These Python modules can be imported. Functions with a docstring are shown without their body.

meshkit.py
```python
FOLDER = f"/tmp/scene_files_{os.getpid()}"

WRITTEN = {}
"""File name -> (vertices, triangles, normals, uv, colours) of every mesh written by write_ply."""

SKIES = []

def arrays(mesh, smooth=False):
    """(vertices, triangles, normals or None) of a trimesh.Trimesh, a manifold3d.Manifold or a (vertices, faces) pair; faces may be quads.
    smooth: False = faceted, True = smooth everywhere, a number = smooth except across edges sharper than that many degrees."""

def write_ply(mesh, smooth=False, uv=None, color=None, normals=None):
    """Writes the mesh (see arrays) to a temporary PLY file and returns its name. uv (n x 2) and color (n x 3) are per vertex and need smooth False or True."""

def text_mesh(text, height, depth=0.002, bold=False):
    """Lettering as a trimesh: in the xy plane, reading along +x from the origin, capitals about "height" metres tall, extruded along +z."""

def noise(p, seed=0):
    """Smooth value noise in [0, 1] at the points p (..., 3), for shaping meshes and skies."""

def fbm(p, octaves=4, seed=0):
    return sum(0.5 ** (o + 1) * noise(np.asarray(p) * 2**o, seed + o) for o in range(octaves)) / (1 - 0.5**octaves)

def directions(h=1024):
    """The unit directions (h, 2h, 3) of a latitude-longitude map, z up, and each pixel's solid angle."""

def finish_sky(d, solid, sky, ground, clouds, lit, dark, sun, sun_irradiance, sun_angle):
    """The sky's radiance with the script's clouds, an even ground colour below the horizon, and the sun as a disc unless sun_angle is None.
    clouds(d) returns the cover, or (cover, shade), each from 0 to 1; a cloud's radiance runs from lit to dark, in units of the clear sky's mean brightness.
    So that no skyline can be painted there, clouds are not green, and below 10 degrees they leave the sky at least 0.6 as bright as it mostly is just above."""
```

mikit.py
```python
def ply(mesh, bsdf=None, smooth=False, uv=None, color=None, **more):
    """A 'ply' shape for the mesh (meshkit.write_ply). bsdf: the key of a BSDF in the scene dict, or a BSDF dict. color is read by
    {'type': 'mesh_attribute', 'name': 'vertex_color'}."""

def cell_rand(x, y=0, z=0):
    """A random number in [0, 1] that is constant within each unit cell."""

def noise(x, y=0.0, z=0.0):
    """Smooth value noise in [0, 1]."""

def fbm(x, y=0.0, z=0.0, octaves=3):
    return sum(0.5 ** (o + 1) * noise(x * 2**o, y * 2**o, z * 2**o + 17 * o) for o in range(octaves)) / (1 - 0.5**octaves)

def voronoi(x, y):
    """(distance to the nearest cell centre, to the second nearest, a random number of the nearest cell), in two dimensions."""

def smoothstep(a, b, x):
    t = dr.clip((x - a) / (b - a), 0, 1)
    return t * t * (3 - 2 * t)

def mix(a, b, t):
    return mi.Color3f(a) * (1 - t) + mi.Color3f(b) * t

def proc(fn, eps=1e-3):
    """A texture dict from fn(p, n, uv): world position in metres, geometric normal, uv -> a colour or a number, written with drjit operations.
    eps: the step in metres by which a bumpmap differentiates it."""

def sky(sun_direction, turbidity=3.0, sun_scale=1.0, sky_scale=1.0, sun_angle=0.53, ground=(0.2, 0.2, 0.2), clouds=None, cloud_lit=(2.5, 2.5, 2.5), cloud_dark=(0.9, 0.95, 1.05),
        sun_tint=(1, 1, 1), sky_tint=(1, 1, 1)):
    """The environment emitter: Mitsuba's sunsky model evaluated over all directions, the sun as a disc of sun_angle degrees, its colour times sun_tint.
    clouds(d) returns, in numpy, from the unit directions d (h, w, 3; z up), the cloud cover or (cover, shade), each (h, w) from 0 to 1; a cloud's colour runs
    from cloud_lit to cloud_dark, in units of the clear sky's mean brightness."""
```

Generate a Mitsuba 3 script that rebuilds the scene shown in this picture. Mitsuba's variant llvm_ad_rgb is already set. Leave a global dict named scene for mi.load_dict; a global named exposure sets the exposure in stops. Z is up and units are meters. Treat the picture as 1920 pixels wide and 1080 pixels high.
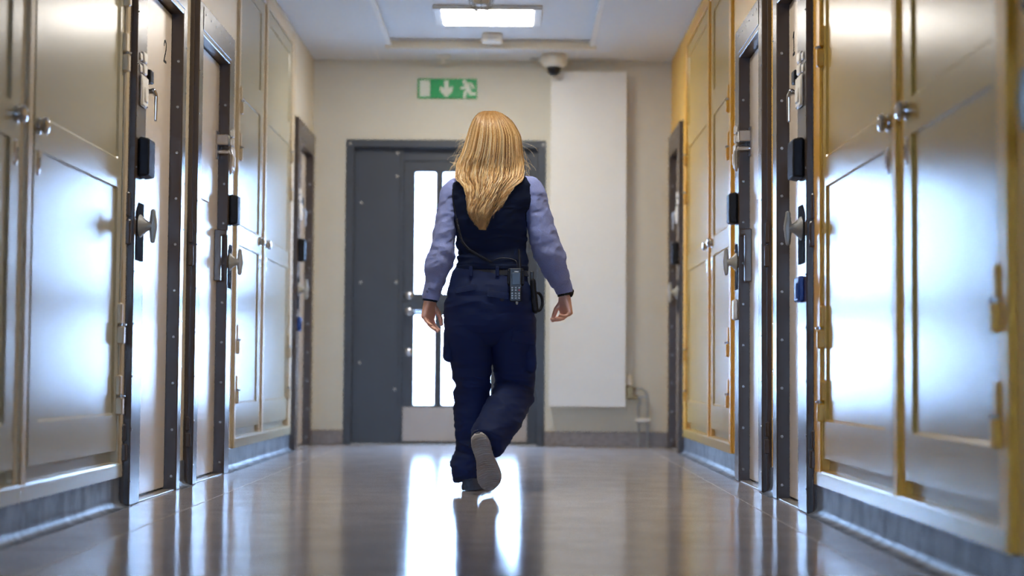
import math
import random

import numpy as np
import trimesh
import manifold3d as m3
import mitsuba as mi
import drjit as dr
from scipy.interpolate import PchipInterpolator
from shapely.geometry import Polygon, Point, LineString, box as sbox
from shapely.ops import unary_union
import mikit
import meshkit

random.seed(7)
rng = np.random.default_rng(7)
T = mi.ScalarTransform4f
scene, labels = {}, {}

# ------------------------------------------------------------------ camera, sky, exposure
EYE = np.array([0.0, 0.0, 0.5])
CAM_RIGHT = np.array([0.99996879, 0.00250051, 0.00749478])
CAM_UP = np.array([-0.0073552, -0.05180499, 0.99863013])
CAM_DIR = np.array([-0.00288535, 0.99865409, 0.05178499])
scene['camera'] = {
    'type': 'thinlens', 'fov': 2 * math.degrees(math.atan(960 / 3200.0)), 'fov_axis': 'x',
    'aperture_radius': 0.017, 'focus_distance': 7.35,
    'to_world': T().look_at(origin=EYE.tolist(), target=(EYE + CAM_DIR).tolist(), up=CAM_UP.tolist()),
    'near_clip': 0.05, 'far_clip': 500.0,
}


def overcast(d):
    f = meshkit.fbm(d * [2.0, 2.0, 5.0] + 3.1, 4, 5)
    return 0.75 + 0.25 * f, 0.5 * f


SKY_GAIN = 44.0
scene['sky'] = mikit.sky((-0.75, 0.25, 0.6), turbidity=4.0, sun_scale=0.0, sky_scale=SKY_GAIN, clouds=overcast,
                         cloud_lit=(1.2, 1.95, 3.3), cloud_dark=(0.95, 1.55, 2.75), ground=(0.5, 0.52, 0.56), sky_tint=(0.95, 1.0, 1.1))
LAMP = 13.0                                                   # radiance of the ceiling lights
LAMP_TINT = (1.0, 0.94, 0.85)
exposure = 1.53


# ------------------------------------------------------------------ materials
def lin(hexa):
    c = [int(hexa[i:i + 2], 16) / 255 for i in (1, 3, 5)]
    return [((v + 0.055) / 1.055) ** 2.4 if v > 0.04045 else v / 12.92 for v in c]


def mat(name, color, rough=0.5, metallic=0.0, spec=0.5, two=True, **k):
    base = {'type': 'rgb', 'value': list(color)} if not isinstance(color, dict) else color
    b = {'type': 'principled', 'base_color': base, 'roughness': rough, 'metallic': metallic, 'specular': spec, **k}
    scene[name] = {'type': 'twosided', 'bsdf': b} if two else b


def bump(name, color, fn, scale, rough=0.5, spec=0.5, eps=1e-3, **k):
    base = {'type': 'rgb', 'value': list(color)} if not isinstance(color, dict) else color
    scene[name] = {'type': 'twosided', 'bsdf': {'type': 'bumpmap', 'scale': scale, 'tex': mikit.proc(fn, eps),
                   'bsdf': {'type': 'principled', 'base_color': base, 'roughness': rough, 'specular': spec, **k}}}


def floor_color(p, n, uv):
    g = mikit.fbm(p.x * 9, p.y * 9, 1.3, octaves=4)
    s = mikit.noise(p.x * 260, p.y * 260, 4.0)
    c = mikit.mix((0.19, 0.172, 0.166), (0.285, 0.262, 0.255), g)
    return c * (0.86 + 0.28 * s)


def floor_bump(p, n, uv):
    return mikit.noise(p.x * 18, p.y * 160, 2.0) * 0.6 + mikit.noise(p.x * 70, p.y * 70, 5.0) * 0.4


def skirt_color(p, n, uv):
    g = mikit.fbm((p.x + p.y) * 14, p.z * 9, 1.0, octaves=4)
    return mikit.mix((0.07, 0.078, 0.092), (0.135, 0.145, 0.16), mikit.smoothstep(0.2, 0.8, g))


def end_skirt_color(p, n, uv):
    g = mikit.fbm(p.x * 60, p.z * 60, 1.0, octaves=3)
    return mikit.mix((0.20, 0.165, 0.14), (0.30, 0.255, 0.22), g)


def wall_bump(p, n, uv):
    return mikit.fbm((p.x + p.y) * 90, p.z * 90, 1.0, octaves=2)


def navy_cloth(p, n, uv):
    return mikit.fbm(p.x * 420, p.y * 420, p.z * 420, octaves=2)


def shirt_color(p, n, uv):
    g = mikit.noise(p.x * 500, p.y * 500, p.z * 500)
    return mikit.mix((0.25, 0.30, 0.60), (0.34, 0.40, 0.74), g)


def sole_bump(p, n, uv):
    d1, d2, r = mikit.voronoi(p.x * 70 + p.z * 12, p.z * 60)
    return mikit.smoothstep(0.05, 0.3, d2 - d1)


scene['m_floor'] = {'type': 'twosided', 'bsdf': {'type': 'bumpmap', 'scale': 0.00006, 'tex': mikit.proc(floor_bump, 2e-3),
                    'bsdf': {'type': 'principled', 'base_color': mikit.proc(floor_color), 'roughness': 0.15, 'specular': 1.0}}}
mat('m_weld', lin('#a39a92'), 0.35)
mat('m_skirt', mikit.proc(skirt_color), 0.42, spec=0.35)
mat('m_end_skirt', mikit.proc(end_skirt_color), 0.4)
bump('m_end_wall', lin('#d5cebb'), wall_bump, 0.0003, 0.55)
bump('m_left_wall', lin('#cdbfa6'), wall_bump, 0.0002, 0.4)
bump('m_right_wall', lin('#d9ac54'), wall_bump, 0.0002, 0.4)
mat('m_back_wall', lin('#b9b3a6'), 0.6)
mat('m_ceiling', lin('#d4d6d8'), 0.8, spec=0.2)
mat('m_ceiling_trim', lin('#d8cbb2'), 0.6)
mat('m_beige_leaf', lin('#a0977c'), 0.255)
mat('m_beige_post', lin('#c4b08e'), 0.34, spec=0.4)
mat('m_yellow_leaf', lin('#ac8b42'), 0.255)
mat('m_yellow_post', lin('#d39c30'), 0.34, spec=0.4)
mat('m_cell_leaf', lin('#c9b9a6'), 0.3)
mat('m_frame', lin('#43372d'), 0.27, spec=0.6)
mat('m_gap', lin('#14110f'), 0.6)
mat('m_steel', lin('#b8bcc0'), 0.18, metallic=1.0)
mat('m_chrome', lin('#d8d8da'), 0.08, metallic=1.0)
mat('m_brushed', lin('#a9a49d'), 0.35, metallic=0.7)
mat('m_black', lin('#0d0e12'), 0.55, spec=0.3)
mat('m_matte_black', lin('#0e0f12'), 0.85, spec=0.1)
mat('m_dark_steel', lin('#6f6862'), 0.22, metallic=1.0)
mat('m_handle_grey', lin('#a9a79f'), 0.35)
mat('m_white_plastic', lin('#e6e1d8'), 0.35)
mat('m_blue_plastic', lin('#123a86'), 0.4)
mat('m_end_door', lin('#43474c'), 0.45)
mat('m_kick', lin('#b7aea6'), 0.4)
mat('m_sign_green', lin('#079b4b'), 0.45)
mat('m_sign_white', lin('#d9ddcb'), 0.5)
mat('m_radiator', lin('#ecebe6'), 0.35)
mat('m_pipe', lin('#b3b8ba'), 0.3, metallic=0.6)
mat('m_brass', lin('#8d7650'), 0.35, metallic=0.8)
mat('m_white_paint', lin('#e0e0de'), 0.5)
mat('m_dome', lin('#0d0e11'), 0.1)
mat('m_terrace', lin('#b5b6b8'), 0.8)
scene['m_pane'] = {'type': 'thindielectric', 'int_ior': 1.5, 'ext_ior': 1.0}
mat('m_skin', lin('#f7c2ae'), 0.45, spec=0.4)
mat('m_lips', lin('#b5605a'), 0.4)
mat('m_eye', lin('#e8e6e2'), 0.15)
bump('m_trousers', lin('#122144'), navy_cloth, 0.0006, 0.75, 0.3, 1e-3, sheen=0.4)
bump('m_vest', lin('#121d34'), navy_cloth, 0.0012, 0.85, 0.2, 1e-3, sheen=0.3)
mat('m_shirt', mikit.proc(shirt_color), 0.75, spec=0.25)
mat('m_shirt_button', lin('#5d6690'), 0.4)
mat('m_hair', {'type': 'mesh_attribute', 'name': 'vertex_color'}, 0.38, spec=0.5)
bump('m_sole', lin('#bfbab8'), sole_bump, 0.003, 0.75, 0.3, 1e-3)
mat('m_shoe', lin('#4a4d55'), 0.6)
mat('m_belt', lin('#2b2d31'), 0.45)
mat('m_radio', lin('#1b1d21'), 0.4)
mat('m_screen', lin('#4a5561'), 0.35, spec=0.3)
mat('m_key', lin('#a9adb3'), 0.45)
mat('m_key_red', lin('#b03038'), 0.45)


# ------------------------------------------------------------------ mesh helpers
def cat(ms):
    return trimesh.util.concatenate([m for m in ms if m is not None])


def bx(x0, x1, y0, y1, z0, z1, c=0.0):
    """A box; c chamfers all its edges."""
    lo, hi = np.minimum([x0, y0, z0], [x1, y1, z1]), np.maximum([x0, y0, z0], [x1, y1, z1])
    c = min(c, 0.45 * float((hi - lo).min()))
    if c <= 0:
        m = trimesh.creation.box(hi - lo)
        m.apply_translation((lo + hi) / 2)
        return m
    pts = []
    for sx in (0, 1):
        for sy in (0, 1):
            for sz in (0, 1):
                k = np.where([sx, sy, sz], hi, lo)
                s = np.where([sx, sy, sz], -1.0, 1.0) * c
                for a in range(3):
                    q = k + s
                    q[a] = k[a]
                    pts.append(q)
    return trimesh.convex.convex_hull(np.array(pts))


def hull_spheres(items, n=2):
    """Convex hull of spheres (x, y, z, r)."""
    ico = trimesh.creation.icosphere(n, 1.0).vertices
    return m3.Manifold.hull_points(np.vstack([ico * r + np.array([x, y, z]) for x, y, z, r in items]).astype(np.float64))


def to_tm(man):
    k = man.to_mesh()
    return trimesh.Trimesh(np.array(k.vert_properties[:, :3], float), np.array(k.tri_verts), process=False)


def to_man(tm):
    tm = tm.copy()
    tm.merge_vertices()
    return m3.Manifold(m3.Mesh(np.asarray(tm.vertices, np.float32), np.asarray(tm.faces, np.uint32)))


def tube(path, r, n=10, closed=False):
    """A round tube along the points; r a number or one per point."""
    p = np.asarray(path, float)
    r = np.broadcast_to(np.asarray(r, float), (len(p),))
    t = np.gradient(p, axis=0) if not closed else np.roll(p, -1, 0) - np.roll(p, 1, 0)
    t /= np.maximum(np.linalg.norm(t, axis=1, keepdims=True), 1e-12)
    u = np.cross(t[0], [0.31, 0.17, 0.93])
    u /= np.linalg.norm(u)
    rings = []
    ang = np.arange(n) / n * 2 * np.pi
    for i in range(len(p)):
        u = u - t[i] * (u @ t[i])
        u /= np.linalg.norm(u)
        w = np.cross(t[i], u)
        rings.append(p[i] + r[i] * (np.cos(ang)[:, None] * u + np.sin(ang)[:, None] * w))
    v = np.vstack(rings)
    f = []
    m = len(p)
    for i in range(m if closed else m - 1):
        for j in range(n):
            a, b, c, d = i * n + j, i * n + (j + 1) % n, ((i + 1) % m) * n + (j + 1) % n, ((i + 1) % m) * n + j
            f += [[a, b, c], [a, c, d]]
    if not closed:
        v = np.vstack([v, p[0], p[-1]])
        for j in range(n):
            f += [[len(v) - 2, (j + 1) % n, j], [len(v) - 1, (m - 1) * n + j, (m - 1) * n + (j + 1) % n]]
    return trimesh.Trimesh(v, f, process=False)


def relax(tm, rounds, most=0.02):
    """Taubin smoothing that leaves no vertex further than most from where it was."""
    old = np.array(tm.vertices)
    trimesh.smoothing.filter_taubin(tm, 0.5, 0.53, rounds)
    new = np.array(tm.vertices)
    far = ~(np.linalg.norm(new - old, axis=1) < most)
    new[far] = old[far]
    tm.vertices = new


def lathe(profile, n=24):
    """Revolves (r, h) points about z."""
    return trimesh.creation.revolve(np.asarray(profile, float), sections=n)


def axis_to(mesh, origin, direction):
    """Turns a mesh built along +z so that its axis runs along direction from origin."""
    mesh = mesh.copy()
    mesh.apply_transform(trimesh.geometry.align_vectors([0, 0, 1], direction))
    mesh.apply_translation(origin)
    return mesh


def extrude(poly, depth):
    return cat([trimesh.creation.extrude_polygon(g, depth, engine='earcut') for g in getattr(poly, 'geoms', [poly])])


def smooth_path(pts, n):
    pts = np.asarray(pts, float)
    s = np.r_[0, np.cumsum(np.linalg.norm(np.diff(pts, axis=0), axis=1))]
    return PchipInterpolator(s, pts)(np.linspace(0, s[-1], n))


def ent(key, mesh, bsdf, smooth=30, **k):
    scene[key] = mikit.ply(mesh, bsdf, smooth=smooth, **k)
    return key


def tag(key, label, category=None, group=None, kind=None):
    d = {'label': label}
    if category:
        d['category'] = category
    if group:
        d['group'] = group
    if kind:
        d['kind'] = kind
    labels[key] = d


# ------------------------------------------------------------------ the shell
XL, XR, YE, H = -1.50, 1.12, 12.40, 2.81
Y0 = -3.0
SIDES = {'left': (XL, 1.0), 'right': (XR, -1.0)}


def on_wall(side, mesh):
    """From wall coordinates (n out of the wall, a along the corridor, z) to the world."""
    x, s = SIDES[side]
    mesh = mesh.copy()
    mesh.vertices = mesh.vertices * [s, 1, 1] + [x, 0, 0]
    if s < 0:
        mesh.invert()
    return mesh


def wb(side, n0, n1, a0, a1, z0, z1, c=0.0):
    return on_wall(side, bx(n0, n1, a0, a1, z0, z1, c))


# doors: (near end of the frame, opening from, opening to, far end), which face carries the lock
DOORS = [
    ('door_1', 'left', (6.48, 6.65, 7.37, 7.45), 'near', 'first'),
    ('door_2', 'left', (7.74, 7.84, 8.57, 8.71), 'far', 'second'),
    ('door_3', 'left', (11.30, 11.45, 12.12, 12.22), 'near', 'third'),
    ('door_4', 'right', (6.36, 6.56, 7.09, 7.20), 'near', 'first'),
    ('door_5', 'right', (7.52, 7.63, 8.30, 8.45), 'far', 'second'),
    ('door_6', 'right', (11.36, 11.50, 12.10, 12.20), 'near', 'third'),
    ('door_7', 'right', (2.50, 2.60, 3.36, 3.52), 'far', 'nearest'),
]
CUPBOARDS = [
    ('cupboard', 'left', 3.90, (3.97, 5.09), (5.24, 6.40), 6.47),
    ('cupboard_001', 'left', 9.00, (9.07, 9.93), (10.08, 11.13), 11.27),
    ('cupboard_002', 'right', 3.83, (3.93, 4.91), (5.06, 6.20), 6.345),
    ('cupboard_003', 'right', 8.80, (8.90, 9.78), (9.93, 11.15), 11.33),
]
TOP, OPEN, CUP_TOP = 2.22, 2.07, 2.76


def side_wall(side):
    w = to_man(bx(-0.6, 0.0, Y0, 13.0, -0.1, 3.1))
    for _, s, (a, b, c, d), _, _ in DOORS:
        if s == side:
            w -= to_man(bx(-0.12, 0.1, b - 0.03, c + 0.03, -0.2, OPEN + 0.03))
    for _, s, a, _, _, d in CUPBOARDS:
        if s == side:
            w -= to_man(bx(-0.4, 0.1, a, d, 0.11, CUP_TOP))
    return on_wall(side, to_tm(w))


ent('wall_left', side_wall('left'), 'm_left_wall', False)
tag('wall_left', 'beige painted corridor wall on the left around the cell doors', kind='structure')
ent('wall_right', side_wall('right'), 'm_right_wall', False)
tag('wall_right', 'mustard yellow painted corridor wall on the right around the cell doors', kind='structure')

EX0, EX1, EZ = -1.253, 0.205, 2.222                            # the exit door's frame
endw = to_man(bx(XL - 0.6, XR + 0.6, YE, YE + 0.3, -0.1, 3.1)) - to_man(bx(EX0 + 0.01, EX1 - 0.01, YE - 0.1, YE + 0.5, -0.05, EZ - 0.01))
ent('wall_end', to_tm(endw), 'm_end_wall', False)
tag('wall_end', 'off-white wall closing the corridor around the dark exit door', kind='structure')
WX0, WX1, WZ0, WZ1 = -0.80, 0.40, 0.85, 2.15                  # the window at the viewer's end
backw = to_man(bx(XL - 0.6, XR + 0.6, Y0 - 0.3, Y0, -0.1, 3.1)) - to_man(bx(WX0, WX1, Y0 - 0.5, Y0 + 0.1, WZ0, WZ1))
ent('wall_back', to_tm(backw), 'm_back_wall', False)
wm = (WX0 + WX1) / 2
ent('window_1__frame', cat([bx(WX0 - 0.02, WX0 + 0.06, Y0 - 0.12, Y0 - 0.05, WZ0, WZ1, 0.004), bx(WX1 - 0.06, WX1 + 0.02, Y0 - 0.12, Y0 - 0.05, WZ0, WZ1, 0.004), bx(wm - 0.04, wm + 0.04, Y0 - 0.12, Y0 - 0.05, WZ0, WZ1, 0.004),
                            bx(WX0, WX1, Y0 - 0.12, Y0 - 0.05, WZ0 - 0.02, WZ0 + 0.06, 0.004), bx(WX0, WX1, Y0 - 0.12, Y0 - 0.05, WZ1 - 0.06, WZ1 + 0.02, 0.004)]), 'm_white_paint', 30)
for i, (p, q) in enumerate(((WX0, wm), (wm, WX1))):
    ent('window_1__pane' + ('' if i == 0 else '_001'), trimesh.Trimesh([(p, Y0 - 0.085, WZ0), (q, Y0 - 0.085, WZ0), (q, Y0 - 0.085, WZ1), (p, Y0 - 0.085, WZ1)], [[0, 1, 2], [0, 2, 3]], process=False), 'm_pane', False)
tag('window_1', 'white two-light window in the wall behind the viewer', kind='structure')
tag('wall_back', 'plain grey wall behind the viewer', kind='structure')
ent('floor', bx(XL - 0.6, XR + 0.6, Y0 - 0.2, YE + 0.3, -0.12, 0.0), 'm_floor', False)
tag('floor', 'polished grey-brown vinyl floor of the corridor', kind='structure')
for i, x in enumerate((-1.22, 0.93)):
    ent('floor__weld' + ('' if i == 0 else '_001'), bx(x - 0.003, x + 0.003, Y0, YE, -0.002, 0.0008), 'm_weld', False)
# ceiling with a raised middle field
CX0, CX1, CY1 = -0.905, 0.51, 11.83
ceil = to_man(bx(XL - 0.6, XR + 0.6, Y0 - 0.2, YE + 0.3, H, H + 0.3)) - to_man(bx(CX0, CX1, Y0 - 0.1, CY1, H - 0.1, H + 0.045))
ent('ceiling', to_tm(ceil), 'm_ceiling', False)
tag('ceiling', 'pale grey ceiling with a raised middle field', kind='structure')
ent('trim_1', cat([bx(CX0 - 0.03, CX1 + 0.03, CY1 - 0.005, CY1 + 0.02, H - 0.022, H + 0.03, 0.003)]), 'm_ceiling_trim', False)
tag('trim_1', 'beige strip across the end of the raised ceiling field', kind='structure')
for i, x in ((2, CX0), (3, CX1)):
    ent(f'trim_{i}', bx(x - 0.016, x + 0.016, Y0, CY1, H - 0.006, H + 0.012, 0.002), 'm_white_paint', False)
    tag(f'trim_{i}', 'thin white strip along the ' + ('left' if i == 2 else 'right') + ' edge of the raised ceiling field', kind='structure')
for i, x in enumerate((-1.02, -0.3, 0.42)):
    ent('ceiling__joint' + ('' if i == 0 else f'_{i:03d}'), bx(x - 0.004, x + 0.004, CY1 + 0.03, YE, H - 0.002, H + 0.004), 'm_white_paint', False)


def skirting(side, a0, a1, h=0.113):
    """Vinyl skirting with a cove at its foot."""
    r, t = 0.035, 0.006
    prof = [(0, h), (t * 0.6, h), (t, h - 0.004), (t, r)]
    prof += [(t + r - r * math.cos(q), r - r * math.sin(q)) for q in np.linspace(0, math.pi / 2, 6)[1:]]
    prof += [(t + r + 0.012, 0.0012), (t + r + 0.012, -0.004), (0, -0.004)]
    m = extrude(Polygon(prof), a1 - a0)                      # x = n, y = z, z = along
    v = m.vertices.copy()
    m.vertices = np.stack([v[:, 0], v[:, 2] + a0, v[:, 1]], 1)
    m.invert()
    m.fix_normals()
    return on_wall(side, m)


def gaps(side):
    cuts = sorted((d[2][0], d[2][3]) for d in DOORS if d[1] == side)
    at, out = Y0, []
    for a, b in cuts:
        out.append((at, a - 0.002))
        at = b + 0.002
    return out + [(at, YE)]


for side in ('left', 'right'):
    ent(f'baseboard_{side}', cat([skirting(side, a, b) for a, b in gaps(side) if b - a > 0.01]), 'm_skirt', 40)
    tag(f'baseboard_{side}', f'blue-grey vinyl skirting along the {side} wall', kind='structure')
ent('baseboard_end', cat([bx(XL, EX0, YE - 0.012, YE + 0.002, 0, 0.105, 0.004), bx(EX1, XR, YE - 0.012, YE + 0.002, 0, 0.105, 0.004)]), 'm_end_skirt', 30)
tag('baseboard_end', 'brown-grey skirting at the foot of the end wall', kind='structure')
ent('terrace', bx(-30, 30, YE + 0.3, 70, -0.25, -0.06), 'm_terrace', False)
tag('terrace', 'pale paved ground outside the exit door', kind='structure')


# ------------------------------------------------------------------ cell doors
def rod(p, q, r, n=12):
    return tube([p, q], r, n)


def t_handle(a, z, n0):
    """Grey T-shaped grip on a flared neck."""
    neck = lathe([(0.0, 0.0), (0.046, 0.0), (0.044, 0.006), (0.026, 0.022), (0.017, 0.036), (0.015, 0.05), (0.0, 0.05)], 24)
    neck = axis_to(neck, [n0, a, z], [1, 0, 0])
    grip = to_tm(hull_spheres([(n0 + 0.050, a, z, 0.013), (n0 + 0.052, a, z + 0.057, 0.009), (n0 + 0.052, a, z - 0.057, 0.009), (n0 + 0.058, a, z, 0.011)], 3))
    return cat([neck, grip])


def screw_row(pts, direction, r=0.0065):
    out = []
    for p in pts:
        head = lathe([(0, 0), (r, 0), (r, 0.001), (r * 0.75, 0.003), (0, 0.0035)], 10)
        out.append(axis_to(head, p, direction))
    return cat(out)


def cell_door(key, side, ys, lock, digit, ordinal):
    a0, a1, a2, a3 = ys
    P, D = 0.04, -0.055                                       # the frame's face; the back of its reveal
    L = -0.012                                                # the leaf's face
    k = lambda part: f'{key}__{part}'
    put = lambda part, mesh, m, s=30: ent(k(part), on_wall(side, mesh), m, s)
    # frame: two posts, head, stepped edges
    posts = [bx(D, P, a0, a1, 0, TOP, 0.004), bx(D, P, a2, a3, 0, TOP, 0.004), bx(D, P - 0.001, a0 + 0.003, a3 - 0.003, OPEN, TOP - 0.001, 0.003)]
    steps = [bx(-0.01, 0.018, a0 - 0.022, a0 + 0.01, 0, TOP + 0.008, 0.003), bx(-0.01, 0.012, a3 - 0.01, a3 + 0.012, 0, TOP + 0.008, 0.003)]
    put('frame', cat(posts + steps), 'm_frame', 30)
    put('header_plate', bx(P - 0.002, P + 0.003, a1 - 0.02, a2 + 0.02, OPEN + 0.022, TOP - 0.02, 0.001), 'm_frame', 30)
    # gap and leaf
    put('rebate', bx(D - 0.02, L - 0.006, a1 - 0.01, a2 + 0.01, 0.0, OPEN + 0.01), 'm_gap', False)
    leaf = [bx(D, L, a1 + 0.012, a2 - 0.006, 0.014, OPEN - 0.006, 0.003), bx(D, L + 0.008, a1 + 0.003, a1 + 0.013, 0.014, OPEN - 0.006, 0.002)]
    put('leaf', cat(leaf), 'm_cell_leaf', 30)
    put('threshold', bx(D, P - 0.006, a1, a2, 0, 0.006, 0.002), 'm_brushed', 30)
    # screws in the far reveal and on the faces: too small to pick apart
    zs = np.arange(0.06, 2.04, 0.2)
    pts = [on for z in zs for on in [((P + L) / 2 + 0.004, a2, z)]]
    sc = [screw_row(pts, [0, -1, 0])]
    sc.append(screw_row([(P, a3 - 0.012, z) for z in zs + 0.07], [1, 0, 0], 0.004))
    sc.append(screw_row([(P, a0 + 0.012, z) for z in zs + 0.03], [1, 0, 0], 0.004))
    sc.append(screw_row([(P + 0.003, a, TOP - 0.05) for a in np.linspace(a1 + 0.03, a2 - 0.03, 6)], [1, 0, 0], 0.004))
    put('screws', cat(sc), 'm_steel', 30)
    labels[k('screws')] = {'label': 'row of small steel screw heads', 'kind': 'stuff'}
    # hinge knuckles on the near edge
    for i, (z0, z1) in enumerate(((0.99, 1.19), (0.17, 0.31))):
        hg = [bx(0.008, 0.032, a0 - 0.034, a0 - 0.002, z0, (z0 + z1) / 2 - 0.004, 0.005), bx(0.008, 0.026, a0 - 0.034, a0 - 0.002, (z0 + z1) / 2 + 0.004, z1, 0.005)]
        ent(k('hinge') + ('' if i == 0 else '_001'), on_wall(side, cat(hg)), 'm_frame', 30)
    # lock side: switches, black lock cover, dark plate, grey T grip
    b0, b1 = (a0, a1) if lock == 'near' else (a2, a3)
    w = b1 - b0
    b0, b1 = b0 + 0.18 * w, b1 - 0.14 * w
    mid = (b0 + b1) / 2
    for i, (z0, z1, f0, f1, h) in enumerate(((1.708, 1.748, 0.4, 0.9, 0.011), (1.662, 1.702, 0.4, 0.9, 0.011), (1.708, 1.738, 0.05, 0.32, 0.006), (1.662, 1.692, 0.05, 0.32, 0.006))):
        ent(k('switch') + ('' if i == 0 else f'_{i:03d}'), on_wall(side, bx(P - 0.002, P + h, b0 + f0 * (b1 - b0), b0 + f1 * (b1 - b0), z0, z1, 0.004)), 'm_white_plastic', 40)
    put('call_panel', cat([bx(P - 0.002, P + 0.014, b0 + 0.1 * (b1 - b0), b1, 1.532, 1.655, 0.007), bx(P + 0.008, P + 0.02, b0 + 0.3 * (b1 - b0), b1 - 0.2 * (b1 - b0), 1.55, 1.61, 0.005)]), 'm_white_plastic', 40)
    put('lock_cover', to_tm(hull_spheres([(P + 0.012, a, z, 0.012) for a in (b0 + 0.012, b1 - 0.006) for z in (1.268, 1.398)] + [(P + 0.034, a, z, 0.01) for a in (b0 + 0.014, b1 - 0.008) for z in (1.27, 1.396)], 2)), 'm_black', 40)
    plate = Polygon([(b0, 0.935), (b1, 0.935), (b1, 1.158), (b0 + 0.35 * (b1 - b0), 1.158), (b0, 1.12)])
    pm = extrude(plate, 0.004)
    v = pm.vertices.copy()
    pm.vertices = np.stack([v[:, 2] + P - 0.001, v[:, 0], v[:, 1]], 1)
    put('lock_plate', pm, 'm_matte_black', False)
    put('handle', t_handle(mid, 1.07, P), 'm_handle_grey', 40)
    labels[k('handle')] = {'label': 'grey T-shaped grip'}
    if key in ('door_4', 'door_3'):
        put('key_box', cat([bx(P - 0.002, P + 0.022, b0 + 0.1 * (b1 - b0), b1 - 0.1 * (b1 - b0), 0.79, 0.885, 0.006), bx(P - 0.002, P + 0.03, b0 + 0.02, b0 + 0.032, 0.80, 0.86, 0.003)]), 'm_blue_plastic', 40)
        labels[k('key_box')] = {'label': 'small blue box'}
    if key == 'door_5':
        put('key_box', bx(P - 0.002, P + 0.02, b0 + 0.1 * (b1 - b0), b1 - 0.1 * (b1 - b0), 0.785, 0.885, 0.006), 'm_white_plastic', 40)
        labels[k('key_box')] = {'label': 'small white box'}
    # furniture on the leaf
    c = a1 + 0.055 if lock == 'near' else a2 - 0.055
    s = 1 if lock == 'near' else -1
    put('bolt_block', cat([bx(L, L + 0.062, c - 0.03, c + 0.03, 1.648, 1.70, 0.004), bx(L, L + 0.008, c - 0.034, c + 0.034, 1.58, 1.72, 0.003)]), 'm_black' if lock == 'near' else 'm_chrome', 30)
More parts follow.
